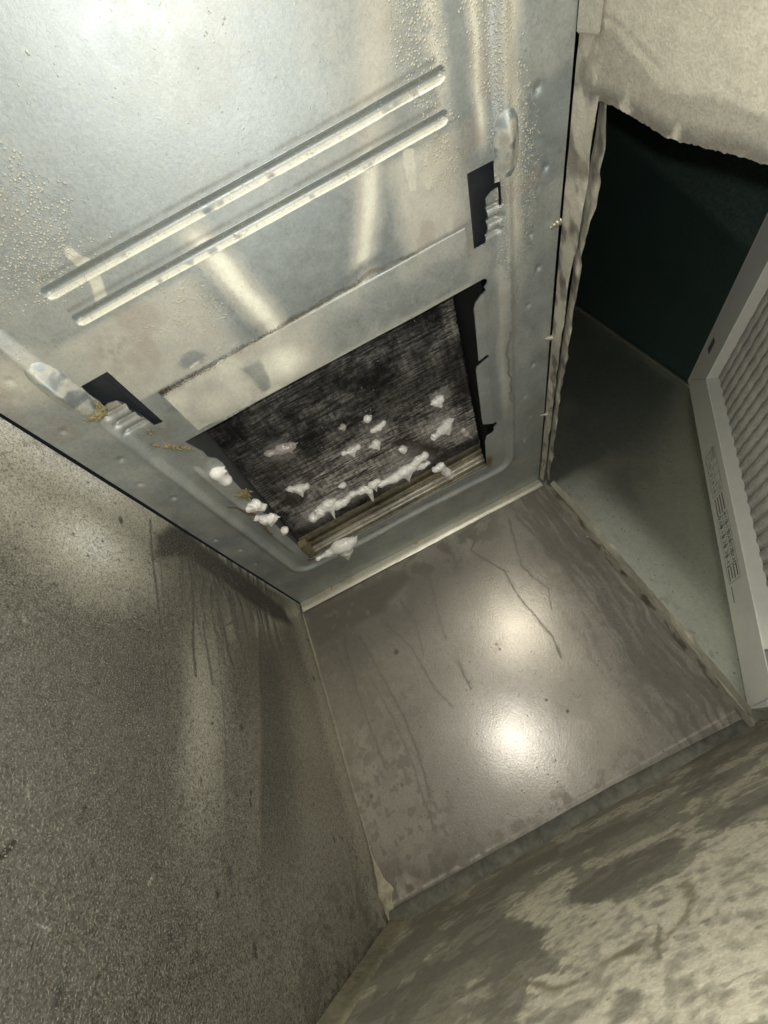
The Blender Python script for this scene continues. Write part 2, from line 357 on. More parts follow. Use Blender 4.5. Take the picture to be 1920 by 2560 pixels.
def relief(x, y):
    """metres the sheet stands down towards the viewer"""
    s = rrect(x, y)
    h = -REC*(1-sm(-.014, .003, s)) + .0032*np.exp(-((s+.001)/.0055)**2)
    h += .0011*np.sin(x*19+y*5)*np.sin(y*11+.7) + .0009*np.exp(-((x-.115)/.03)**2)
    h += .0010*(fbm(x, y, 14, 2, 5)-.5) + .0016*np.exp(-((x+.045-.25*(y-.17))/.018)**2)*sm(.13,.17,y)*(1-sm(.21,.225,y))
    for c in dimples: h -= .0024*np.exp(-(np.hypot(x-c[0], y-c[1])/.0034)**2) ; 
    # torn tabs beside the opening lean inwards; pressed ridges beside the two slots
    t = sm(.306,.312,y)*(1-sm(.566,.572,y)); h -= t*np.clip(.2225-x, 0, .03)*.30*(x > .15)
    t = sm(.33,.35,y)*(1-sm(.60,.64,y)); h -= t*np.clip(x+.212, 0, .04)*.34*(x < -.1)
    h += .0030*t*np.exp(-((x+.214)/.004)**2)
    rg = -sum(np.exp(-((y-c)/.0019)**2) for c in (.2215,.2345,.2475)) + .35*np.exp(-((y-.228)/.004)**2) + .35*np.exp(-((y-.241)/.004)**2)
    h += .0042*rg*(sm(.223,.229,x)*(1-sm(.243,.253,x)) + sm(-.240,-.232,x)*(1-sm(-.210,-.203,x)))
    return h
def settle(p):
    q = p*KS
    for _ in range(8): q = p*((H-relief(q[:,0], q[:,1])-CAMZ)/(H-CAMZ))[:,None]
    return q
opening, slot_l, slot_r = settle(opening), settle(slot_l), settle(slot_r)
painted_reflections = [(on_z([(960,-60),(945,120),(930,330)]), .024, .65), (on_z([(930,400),(925,520),(905,690)]), .015, .9), (on_z([(500,600),(600,720),(690,820)]), .017, .95)]  # wide reflection streaks, painted onto the sheet as a pale film
def paint_panel(x, y):
    n1 = fbm(x, y, 26, 4, 3); n2 = fbm(x, y, 90, 3, 8); wx = x+.012*(fbm(x,y,40,3,21)-.5); wy = y+.012*(fbm(x,y,40,3,22)-.5)
    R = .16+.16*sm(.3,.7,n1); G = np.zeros_like(x); B = np.zeros_like(x); U = np.zeros_like(x)
    low = sm(.135,.15,y)*(1-sm(.222,.228,y)); R = R*(1-.7*low)
    R = np.maximum(R, low*(.62*sm(-.035,-.09,wx)*sm(-.30,-.19,x) + .7*sm(.115,.15,wx)*sm(.24,.19,x)))
    for pts, wd, k in painted_reflections:
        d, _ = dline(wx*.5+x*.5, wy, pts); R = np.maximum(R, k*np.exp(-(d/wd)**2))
    R = np.maximum(R, .5*sm(.06,.0,y)*sm(-.02,.06,x)*sm(.2,.14,x)); R = np.maximum(R, .15*sm(.12,.0,y)*sm(-.05,-.2,x)); R = R*(1-.5*blob(x,y,(-.10,.0),.10,.08,1))  # top streak and bright corner: painted reflections, thinned near the flash glare
    # cream overspray down the right-hand side and over the left
    R = np.maximum(R, .75*np.exp(-((x*.7+wx*.3-.197)/.014)**2)*(1-sm(.10,.2,y))*sm(.25,.6,n2+.1))
    R = np.maximum(R, .75*np.exp(-((wx-.262)/.012)**2)*(1-sm(.25,.34,y)))
    R = np.maximum(R, .85*np.exp(-((x*.7+wx*.3-.232)/.008)**2)*(1-sm(.15,.19,y)))
    R = np.maximum(R, .8*blob(wx, wy, (.178,.165), .03,.03,.8)*sm(.3,.5,n2)); R = np.maximum(R, .7*blob(wx, wy, (-.26,.15), .045,.03,.9))
    R = np.maximum(R, .5*np.exp(-((wx-.245)/.01)**2)*sm(.25,.3,y)*(1-sm(.5,.62,y))); R = np.maximum(R, .45*sm(.3,.6,n1)*blob(x,y,(.215,.27),.03,.03,.8))
    for pts in ([(235,690),(265,770)], [(175,640),(215,665)], [(1030,390),(1040,470)], [(1075,400),(1085,470)]): d,_ = dline(wx,wy,on_z(pts)); R = np.maximum(R, .8*(1-sm(.004,.006,d)))
    G = np.maximum(G, .0*x); R = R*(1-.75*np.exp(-((x-.217)/.008)**2)*sm(.19,.14,y)); R = R*(1-.7*blob(wx,wy,(-.118,.213),.016,.007,.3))
    d = np.abs(dline(wx, wy, polyline((640,860),(560,880),(480,940),(430,960)))[0]-.005); R = np.maximum(R, .8*(1-sm(.0006,.002,d))*sm(.4,.6,n2))
    warm = fbm(x,y,32,4,151); R = np.maximum(R, .30*low*sm(.35,.75,warm)*sm(.03,.12,np.abs(x-.03))); U = np.maximum(U, .22*low*sm(.55,.72,warm)*sm(.06,.16,np.abs(x-.02))); U = np.maximum(U, .12*sm(.5,.75,fbm(x,y,24,4,152))*sm(.05,.15,np.abs(x)))
    # dark drawn-on marks: seam, rib roots, slot corners
    d, t = dline(wx, wy, polyline((410,990),(520,930),(640,860),(760,790),(900,700),(1020,650),(1145,592)))
    G = np.maximum(G, (1-sm(.0006,.0030+.006*n2*(1-t),d))*sm(.25,.5,n2+.3*(1-t))*(1-.5*t))
    for yy in (.0985,.1250): G = np.maximum(G, .40*np.exp(-((y-yy)/.0022)**2)*(np.abs(x-.01) < .187)*sm(.3,.6,n1+.15))
    d, t = dline(wx, wy, polyline((790,765),(870,700),(960,640))); G = np.maximum(G, .30*(1-sm(.001,.008,d))*sm(.3,.6,n2)); R = R*(1-.6*(1-sm(.002,.009,d)))
    U = np.maximum(U, .35*blob(wx, wy, (-.172,.17), .02,.014,.9)*sm(.3,.6,n2)); U = np.maximum(U, .22*blob(wx, wy, (.182,.155), .018,.02,.9)*sm(.3,.6,n2)); U = np.maximum(U, .25*blob(wx,wy,(.20,.24),.02,.02,.9)*sm(.35,.65,n2))
    U = np.maximum(U, .9*blob(x, y, (-.2,.672), .009,.006,.8)); U = np.maximum(U, .8*blob(x, y, (.207,.655), .007,.016,.8)); d,_ = dline(x, y, [(-.15,.689),(.12,.684)]); U = np.maximum(U, .55*(1-sm(.0005,.0025,d))*sm(.35,.6,n2))
    for p in [polyline((680,1340),(640,1290),(575,1270))]: d,_ = dline(wx, wy, p); U = np.maximum(U, .8*(1-sm(.001,.004,d)))
    d,_ = dline(wx, wy, polyline((1275,830),(1275,1000))); U = np.maximum(U, .5*(1-sm(.0006,.0022,d)))
    G = np.maximum(G, .5*blob(wx,wy,(-.2,.27),.02,.016,.9)*sm(.3,.6,n2)); G = np.maximum(G, .5*blob(wx,wy,(-.172,.245),.012,.012,.9)*sm(.3,.6,n2))
    G = np.maximum(G, .18*sm(.55,.75,fbm(x,y,60,4,31))*sm(.6,.68,y))
    B = np.maximum(B, .95*blob(x,y,(-.17,.065),.05,.045,.8)); B = np.maximum(B, .9*blob(x,y,(.185,.06),.022,.07,.7)); B = np.maximum(B, .95*blob(x,y,(.264,.225),.022,.10,.7)); B = np.maximum(B, .9*blob(x,y,(.245,.05),.02,.10,.7)); B = np.maximum(B, .5*blob(x,y,(-.09,.175),.06,.035,.8)); B = np.maximum(B, .5*blob(x,y,(.19,.16),.025,.05,.8)); B = np.maximum(B, .35*blob(x,y,(-.26,.15),.04,.05,.8)); B = np.maximum(B, .08*blob(x,y,(.0,.09),.25,.1,.8))
    return np.stack([R,G,B],1), U
def stadium(x0, x1, y, r):
    t = np.linspace(-math.pi/2, math.pi/2, 14); return np.vstack([np.c_[x1+r*np.cos(t), y+r*np.sin(t)], np.c_[x0-r*np.cos(t), y-r*np.sin(t)]])
ribs = [(-.176,.198,.1080),(-.174,.196,.1345)]; RW = .0058
Uc = np.linspace(-.300, .3215, 541); Vc = np.r_[np.linspace(-.7,-.035,12), np.linspace(-.03, .8105, 735)]
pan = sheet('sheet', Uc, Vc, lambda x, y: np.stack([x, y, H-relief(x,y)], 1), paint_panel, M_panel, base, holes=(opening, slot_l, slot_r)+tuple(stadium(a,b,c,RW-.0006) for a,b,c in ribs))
def rim(name, poly, depth):
    """the cut edge of a hole: a thin wall turned up from its outline"""
    p = np.vstack([poly, poly[:1]]); q = []
    for a, b in zip(p[:-1], p[1:]): q.append(a+(b-a)*np.linspace(0,1,max(2,int(np.linalg.norm(b-a)/.004)))[:-1,None])
    q = np.vstack(q); q = np.vstack([q, q[:1]]); z = H-relief(q[:,0], q[:,1])
    co = np.vstack([np.c_[q, z], np.c_[q, z+depth]]); me = mesh(name, co, grid_quads(len(q), 2)); attrs(me, np.zeros((len(co),3)))
    return link(name, me, M_panel, base)
rim('cut_edge', opening, .0018); rim('cut_edge', slot_l, .0016); rim('cut_edge', slot_r, .0016)
def groove(name, x0, x1, y, w, dep, dirt_and_shade):
    nu, nv = 260, 30; u, v = [a.ravel() for a in np.meshgrid(np.linspace(x0-w,x1+w,nu), np.linspace(-w,w,nv))]
    d = np.hypot(np.maximum(np.maximum(x0-u, u-x1), 0), v)/w; prof = np.where(d < 1, (1+np.cos(np.clip(d,0,1)*math.pi))/2, 0)**.8
    lipb = .0009*np.exp(-((d-.92)/.10)**2)
    z = H-relief(u, y+v)+.0002+prof*dep-lipb
    me = mesh(name, np.c_[u, y+v, z], grid_quads(nu, nv)); n = fbm(u, v+y, 80, 3, 77); n3 = fbm(u*.3, v+y, 160, 3, 78)
    G = dirt_and_shade*np.exp(-((v/w+.45)/.32)**2)*sm(.2,.55,n+.15); R = .9*sm(-.05,.5,v/w)*sm(.2,.5,n+.1); attrs(me, np.stack([R,G*.75,0*R+.3],1), G*.30*sm(.4,.6,n3)); return link(name, me, M_panel, base)  # dirt plus painted groove shading: upper side darkened, lower side paled
for a, b, c in ribs: groove('rib', a, b, c, RW, .0030, .5)
def boss(name, c, rx, ry, hgt, flat):
    n = 46; u, v = [a.ravel() for a in np.meshgrid(np.linspace(-1,1,n), np.linspace(-1,1,n))]
    ux, vy = c[0]+u*rx, c[1]+v*ry; d = (np.abs(u)**2.4+np.abs(v)**3.2)**(1/2.8); prof = np.clip(1-d,0,1)**.55
    z = H-relief(ux, vy)+.001-prof*hgt*(1-flat*sm(-.2,.9,v)); me = mesh(name, np.c_[ux, vy, z], grid_quads(n, n)); nn = fbm(ux,vy,120,3,12)
    attrs(me, np.stack([.6*sm(.35,.6,nn), .25*sm(.6,.75,nn), .2+0*nn],1), .2*sm(.55,.8,fbm(ux,vy,70,3,2))); return link(name, me, M_panel, base)
boss('boss', (.2565,.176), .0125,.027, .008, .55); boss('boss', (-.2405,.178), .0135,.034, .010, .35)
# the flat bar between the seam and the opening
def bar_pos(x, y):
    t = (y-.2262)/.066; return np.stack([x, y, H+REC-.0016+.0060*(1-sm(0,.03,t))-.0010*np.sin(np.clip(t,0,1)*math.pi)-.0008*np.sin(x*14+1)], 1)
def paint_bar(x, y):
    n1 = fbm(x,y,30,4,41); n2 = fbm(x,y,100,3,42); wx = x+.01*(fbm(x,y,50,3,43)-.5)
    R = .25+.2*sm(.3,.7,n1)+.35*sm(.06,-.06,x); wx = x+.03*(fbm(x,y,22,4,44)-.5); R = np.maximum(R, .97*blob(wx,y,(-.04,.266),.055,.036,1)); R = np.maximum(R, .8*blob(wx,y,(-.125,.27),.06,.04,1)); R = np.maximum(R, .35*np.exp(-((np.hypot((wx-.15)/1.3,y-.272)-.014)/.003)**2)); R = np.maximum(R, .3*blob(wx,y,(.15,.272),.02,.015,.8)); R = np.maximum(R, .6*sm(.28,.292,y)); R = R*(1-.5*area(wx,y,[(-.078,.247),(-.06,.247),(-.072,.285),(-.083,.285)],.002))
    G = (1-sm(.0003,.0035,y-.2262))*sm(.3,.6,n2+.12)*(1-.7*sm(-.1,.1,x)); U = .15*(1-sm(.001,.014,y-.2262))*(1-sm(-.05,.06,x))*sm(.3,.6,n2)
    d = np.abs(np.hypot((wx+.085)/1.6, y-.283)-.006); G = np.maximum(G, .25*(1-sm(.0003,.0012,d)))
    return np.stack([R,G,0*R+.05],1), U
sheet('crossbar', np.linspace(-.171,.206,360), np.linspace(.2262,.2922,70), bar_pos, paint_bar, M_panel, base)
# lint caught in the seam
co, fc = [], []
for k in range(2200):
    t = rng.random()**1.6; p = polyline((405,993),(520,930),(640,860),(760,790),(900,703),(1145,593))
    L = np.linspace(0,1,len(p)); x = np.interp(t, L, p[:,0]); y = .2264+rng.normal(0,.0016)+ (np.interp(t,L,p[:,1])-.226)*.5
    z = H+REC-.0012; a = rng.normal(0,.9); ln = (.0015+.0050*rng.random())*(1-.6*t); wd = .00026
    d = np.array([math.sin(a)*.8, -math.cos(a)*.6, -.6*rng.random()])*ln; s = np.array([wd,wd*.4,0]); o = np.array([x,y,z]); b = len(co)
    co += [o-s, o+s, o+d]; fc.append((b,b+1,b+2))
me = bpy.data.meshes.new('lint'); me.from_pydata([tuple(c) for c in co], [], fc); tag(link('lint', me, M_lint, base), kind='stuff')
# liners seen through the two slots
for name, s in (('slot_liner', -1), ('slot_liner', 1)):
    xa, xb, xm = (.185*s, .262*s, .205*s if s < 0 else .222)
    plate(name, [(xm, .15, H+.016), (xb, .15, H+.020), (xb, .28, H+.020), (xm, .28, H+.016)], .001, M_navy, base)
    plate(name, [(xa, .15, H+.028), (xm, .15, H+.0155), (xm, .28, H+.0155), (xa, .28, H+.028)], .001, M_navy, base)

# the bright turned-down flange along the far wall, with brass screws
fl = empty('wall_flange', (0, YW, H)); tag(fl, 'long pale metal strip along the top of the far wall under the panel', 'metal strip')
n = 120; xs = np.linspace(-.2985,.320,n); jag = .0016*np.array([vn(np.array([x*60]),np.array([3.]),5)[0] for x in xs])
co = []; 
for k, x in enumerate(xs):
    b = H-.026+(x+.3)/.62*.006-(jag[k] if x > -.05 else 0)
    co += [(x,YW-.0035,H-.0005),(x,YW-.0045,H-.010),(x,YW-.0042,b+.001),(x,YW-.003,b),(x,YW-.0015,b+.0006)]
link('strip', mesh('strip', co, grid_quads(5,n)), M_strip, fl)
def screw_head(name, p, nrm, r, mat, label):
    nrm = unit(nrm); a = unit(np.cross(nrm, [.3,.2,.9])); b = np.cross(nrm, a); co = []
    prof = [(r,0),(r,.5*r),(.85*r,.9*r),(.45*r,1.0*r),(.35*r,.7*r),(.001,.7*r)]; m = 14
    for rr, hh in prof:
        for k in range(m):
            th = 2*math.pi*k/m; co.append(np.array(p)+nrm*hh+(a*math.cos(th)+b*math.sin(th))*rr)
    i = np.arange(len(prof)*m).reshape(len(prof), m); j = np.roll(i,-1,1)
    q = np.stack([i[:-1],j[:-1],j[1:],i[1:]],-1).reshape(-1,4); o = link(name, mesh(name, co, q), mat); tag(o, label, 'screw', 'screws through the metal flanges'); return o
for (px,py), lab in (((830,1471),'small brass screw on the pale strip nearest the left wall'), ((1040,1357),'brass screw on the pale strip midway along the far wall'), ((1259,1240),'brass screw on the pale strip nearest the right wall')):
    q = on_y([(px,py)], YW-.0045)[0]; screw_head('screw', (q[0], YW-.0045, q[1]), (0,-1,-.2), .0036, M_brass, lab)

# ================================================================== coil and drain rails
coil = empty('evaporator_coil', (0, .5, H+.04)); tag(coil, 'dirty dark finned coil with white foam seen through the overhead opening', 'coil')
def coil_z(y): return CAMZ+.503-(y-.300)*.150
def coil_x(y): t = (y-.3)/.36; return -.187-.012*t, .2085-.007*t
nf, nu = 138, 220; rows = []
prof = [(0,0),(.28,1),(.5,1),(.78,0)]
vv = np.array([(k+a)/nf for k in range(nf) for a,_ in prof]); hh = np.array([b for k in range(nf) for _,b in prof]); fin = np.repeat(np.arange(nf), 4)
tu = np.linspace(0,1,nu); T, Vv = np.meshgrid(tu, vv); Hh = np.repeat(hh[:,None], nu, 1); Fi = np.repeat(fin[:,None], nu, 1).astype(float)
y = .30+Vv*.318; xa, xb = coil_x(y); ends = (fbm(Fi*.7, Fi*0, 1, 2, 3)-.5)*.003; x = xa+(xb-xa)*T+ends*(T > .97)
bent = fbm(x, Fi*.06, 55, 3, 9); z = coil_z(y)-Hh*(.0016+.0016*bent)+.0012*np.maximum(0,np.cos(x*2*math.pi/.0105))**3; y = y+(bent-.5)*.0016
x, y, z = x.ravel(), y.ravel(), z.ravel()
me = mesh('fins', np.c_[x,y,z], grid_quads(nu, len(vv)), False)
R = (.08+.92*sm(.40,.56,y))*sm(.25,.6,fbm(x,y,16,4,4)); R = np.maximum(R, .9*blob(x,y,(.05,.55),.10,.05,1)); R = np.maximum(R, .8*blob(x,y,(-.08,.57),.08,.04,1)); R = np.maximum(R, .6*blob(x,y,(.198,.36),.012,.04,.6)); G = .9*sm(.47,.6,fbm(x,y,14,4,14))*sm(.38,.5,y); G = np.maximum(G, sm(.590,.606,y)); R = R*(1-sm(.585,.602,y))  # far end of the fins blackened: painted shadow under the foam
film = 0*R
r4 = np.random.default_rng(11); co = []; fq = []
for k in range(46):
    cx_, cy_ = r4.normal(-.005,.075), r4.normal(.44,.055); rr = .0006+.0008*r4.random(); b0 = len(co); zc = float(coil_z(cy_))-.0030
    co += [(cx_,cy_,zc-rr)]+[(cx_+rr*math.cos(a),cy_+rr*math.sin(a),zc) for a in np.arange(6)*math.pi/3]+[(cx_,cy_,zc+rr)]
    for a in range(6): fq += [(b0,b0+1+a,b0+1+(a+1)%6),(b0+7,b0+1+(a+1)%6,b0+1+a)]
mw_ = bpy.data.meshes.new('water_beads'); mw_.from_pydata(co, [], fq); mw_.polygons.foreach_set('use_smooth', [True]*len(fq)); tag(link('water_beads', mw_, plain('water_bead', (.75,.76,.76), .08, .6, 300, .05), coil), kind='stuff')
for px,py,r in ((700,1125,24),(748,1215,22),(790,1280,40),(830,1255,30),(905,1225,22),(985,1190,34),(1040,1160,34),(880,1125,20),(1095,1075,34),(1110,1055,26),(1162,1078,24),(948,1068,20),(1095,1000,16),(940,1108,14),(1005,1150,40),(870,1245,24)):
    dd = rays([(px,py)])[0]; zz = H+.03
    for _ in range(4): q = dd/dd[2]*(zz-CAMZ); zz = float(CAMZ+.503-(q[1]-.300)*.150)
    film = np.maximum(film, .42*blob(x+.01*(bent.ravel()-.5),y,(q[0],q[1]),r*.00075,r*.0006,1))
attrs(me, np.stack([R,G,film],1)); tag(link('fins', me, M_coil, coil), kind='stuff')
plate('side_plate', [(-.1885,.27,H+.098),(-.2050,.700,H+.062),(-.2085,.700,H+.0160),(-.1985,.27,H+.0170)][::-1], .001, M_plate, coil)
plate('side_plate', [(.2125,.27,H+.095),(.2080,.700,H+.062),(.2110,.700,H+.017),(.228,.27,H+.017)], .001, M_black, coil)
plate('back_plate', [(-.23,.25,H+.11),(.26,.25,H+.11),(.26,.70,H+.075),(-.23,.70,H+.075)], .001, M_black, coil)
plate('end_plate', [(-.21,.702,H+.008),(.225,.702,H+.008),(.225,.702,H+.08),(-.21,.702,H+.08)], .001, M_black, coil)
def rail(name, y0, y1, z0, hgt, mat, xa=-.199, xb=.205, skew=.004, seed=0):
    n = 90; xs = np.linspace(xa, xb, n); prof = [(0,.006),(.0,.001),(.0012,0),(.5,.0008),(1,0),(1,.004),(1,.008)]; co = []
    for k, xx in enumerate(xs):
        wob = .0006*math.sin(xx*40+seed)+.0007*(vn(np.array([xx*120]),np.array([seed+.5]),seed)[0]-.5)
        for a, b in prof: co.append((xx, y0+a*(y1-y0)+wob-skew*(xx/.2), z0-hgt+b+.0))
    return link(name, mesh(name, co, grid_quads(len(prof), n)), mat, coil)
rail('drain_rail', .6190, .6440, H+.036, .006, M_rail_dirty, seed=1, skew=.006); rail('drain_rail', .6465, .6590, H+.031, .004, M_rail_dirty, seed=2, skew=.006)
rail('drain_rail', .6600, .6680, H+.026, .004, M_rail, seed=3, skew=.006); rail('drain_rail', .6690, .6780, H+.022, .004, M_rail, seed=4, skew=.005); rail('drain_rail', .6790, .7000, H+.017, .003, M_rail_dirty, seed=5, skew=.004)
box('pan_corner', (-.208,.632,H+.015), (-.188,.690,H+.032), plain('pan_corner_scum', (.26,.23,.14), .5, .1, 120, .5), coil)

# ================================================================== left wall
lw = empty('left_wall', (XL, .4, .3)); tag(lw, 'speckled grey sheet metal wall on the left with thin drip marks', 'metal wall')
def lpos(y, z):
    s = .0125*np.exp(-((y-.505-.2*(z-.3))/.058)**2)*sm(.56,.46,z)*sm(.10,.32,z)+.007*np.exp(-(((y-.42)/.06)**2+((z-.47)/.08)**2))-.006*np.exp(-((y-.74)/.03)**2)+.004*np.sin(z*7+y*9)*sm(.9,.3,y)*.5+.0012*(fbm(y,z,9,2,6)-.5)
    return np.stack([XL+s*0.8*sm(.8,.72,y)*sm(.56,.45,z), y, z], 1)
drips_left = [([(375,1300),(378,1400),(392,1500),(405,1590),(420,1715)], .0011, .75), ([(388,1330),(400,1450),(410,1560),(418,1650)], .0007, .5), ([(468,1400),(474,1520),(480,1620),(488,1690)], .0014, .8), ([(500,1560),(515,1640),(527,1712)], .0012, .7),
    ([(548,1440),(572,1490),(573,1560),(548,1572),(537,1530),(530,1470)], .0009, .75), ([(548,1572),(560,1640),(572,1682)], .0013, .8), ([(535,1600),(548,1760),(560,1900)], .0007, .4), ([(660,1540),(650,1660),(645,1800),(645,2050)], .0008, .6), ([(478,1390),(478,1480)], .0012, .6)]
def paint_left(y, z):
    wy = y+.010*(fbm(y,z,45,4,51)-.5); wz = z+.012*(fbm(y,z,45,4,52)-.5); n1 = fbm(y,z,7,4,53); n2 = fbm(y,z,60,4,54)
    R = .04+.12*sm(.3,.7,n1)+.12*sm(.45,.12,z)*sm(.35,.6,y); G = np.zeros_like(y)
    top = H-z
    R = np.maximum(R, .85*np.exp(-(top/.09)**2)*sm(.55,.25,y)*sm(.0,.4,n2+.1)); R = np.maximum(R, .8*np.exp(-(top/.010)**2))
    R = np.maximum(R, .85*blob(wy,wz,on_x([(235,1360)])[0],.075,.065,1)); R = np.maximum(R, .55*blob(wy,wz,on_x([(60,1250)])[0],.09,.06,1))  # pale patches: reflection of the bright panel painted on the wall
    R = np.maximum(R, .55*np.exp(-((y-.425-.15*(z-.3))/.045)**2)*sm(.55,.3,z)*sm(.08,.30,z)); R = np.maximum(R, .5*np.exp(-((YW-.03-y)/.035)**2))  # upright pale reflection bands, painted in
    G = np.maximum(G, .95*area(wy,wz,on_x([(385,1335),(450,1310),(520,1375),(590,1425),(650,1470),(710,1520),(735,1560),(690,1550),(630,1520),(560,1462),(500,1420),(430,1400),(385,1400)]),.010)*sm(.1,.45,n2+.15))
    G = np.maximum(G, .35*blob(wy,wz,on_x([(470,1430)])[0],.035,.04,.9)); G = np.maximum(G, .62*sm(.0,.012,y-.545-.30*(z-.35)+.004*(n2-.5))*sm(.16,.05,y-.545-.30*(z-.35))*sm(.50,.40,z)*sm(.02,.2,z))  # smudge, then the dark reflection band painted beside the pale one
    G = np.maximum(G, .65*blob(y,z,on_x([(345,1720)])[0],.055,.06,1)); G = np.maximum(G, .45*blob(y,z,on_x([(40,1900)])[0],.12,.16,1))  # soft dark patches: dark reflections in the metal, painted in
    sk = fbm(y*140+4*fbm(y,z,14,2,93), z*7, 1, 4, 94); zone = sm(.36,.42,y)*sm(.74,.62,y)*sm(.30,.50,z)
    G = np.maximum(G, .8*zone*sm(.52,.70,sk+.25*(n2-.5)+.12*sm(.40,.54,z))); R = np.maximum(R, .6*zone*sm(.55,.40,sk)*sm(.35,.6,n1))
    for p, wd, k in drips_left:
        wd = wd*1.35; d, t = dline(y+.0016*(fbm(y,z,150,2,60)-.5), z, on_x(p)); e = np.exp(-((d-wd*2.4)/(wd*.9))**2); R = np.maximum(R, .16*e); G = np.maximum(G*(1-.25*e), min(1,k*.95)*(1-sm(wd*.7, wd*1.9, d))*sm(-.1,.25,n2-.1+t*.2))
    for px, py, r in ((770,1600,5),(785,1696,6),(575,2181,6),(620,2010,4),(547,2235,4),(590,1825,5),(430,2330,7),(300,1300,5),(620,1985,3),(860,2095,4),(835,2100,4),(850,2090,3),(145,2490,8),(640,2370,6),(500,2390,5)):
        c = on_x([(px,py)])[0]; G = np.maximum(G, .9*blob(wy*.4+y*.6, wz*.4+z*.6, c, r*.0006, r*.0011, .5))
    c = on_x([(378,1752)])[0]; rr = np.hypot(wy-c[0], (wz-c[1])*.6); G = np.maximum(G, .55*np.exp(-((rr-.016)/.005)**2)*(wy < c[0]+.006))
    d,_ = dline(wy, wz, on_x([(-20,2160),(10,2140),(32,2115)])); G = np.maximum(G, 1.0*(1-sm(.0015,.004,d)))
    for p in ([(95,2310),(130,2325)], [(70,1960),(80,2010)], [(375,2210),(390,2180)], [(700,1740),(704,1750)], [(62,1540),(70,1555)]): d,_ = dline(y, z, on_x(p)); R = np.maximum(R, .8*(1-sm(.0003,.0010,d)))
    G = np.maximum(G, .5*sm(.16,.0,z)*sm(.35,.6,y)*sm(.35,.6,n2)); fl = floor_z(XL); U = .75*np.exp(-((z-fl-.004)/.012)**2)*sm(.35,.6,n2); R = np.maximum(R, .8*np.exp(-((z-fl-.003)/.005)**2)*sm(.45,.6,fbm(y,z,80,3,66)))
    return np.stack([R,G,0*R],1), U
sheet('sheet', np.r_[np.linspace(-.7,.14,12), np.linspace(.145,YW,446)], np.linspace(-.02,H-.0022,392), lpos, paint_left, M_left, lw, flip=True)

# ================================================================== far wall
fw = empty('far_wall', (0, YW, .3)); tag(fw, 'brownish grey far metal wall with two bright glare spots and water trails', 'metal wall')
drips_mid = [([(1172,1342),(1188,1352),(1178,1375),(1205,1395),(1262,1428),(1290,1482),(1332,1532),(1382,1592),(1402,1642)],.0013,.6), ([(1272,1298),(1292,1372),(1302,1412),(1332,1442),(1372,1470),(1378,1525)],.0012,.55), ([(1115,1345),(1130,1380),(1140,1420)],.0018,.45),
    ([(1146,1652),(1160,1690),(1177,1722)],.0018,.5), ([(1052,1380),(1075,1450),(1095,1540),(1115,1600)],.0010,.4), ([(965,1560),(1030,1620),(1085,1720),(1130,1765)],.0014,.5), ([(900,1590),(960,1700),(1010,1790),(1045,1880),(1075,1990)],.0016,.55), ([(1000,1500),(1040,1560),(1060,1640)],.0014,.4),
    ([(860,1600),(890,1720),(930,1830),(965,1920)],.0015,.5), ([(925,1690),(985,1800),(1030,1905),(1060,2000),(1090,2080)],.0012,.5), ([(1420,1555),(1460,1590),(1475,1650)],.0016,.3), ([(1290,1290),(1400,1400),(1500,1530)],.0018,.5), ([(1310,1290),(1450,1420),(1560,1560),(1640,1690)],.0018,.45), ([(1330,1290),(1500,1460),(1640,1640)],.0016,.4)]
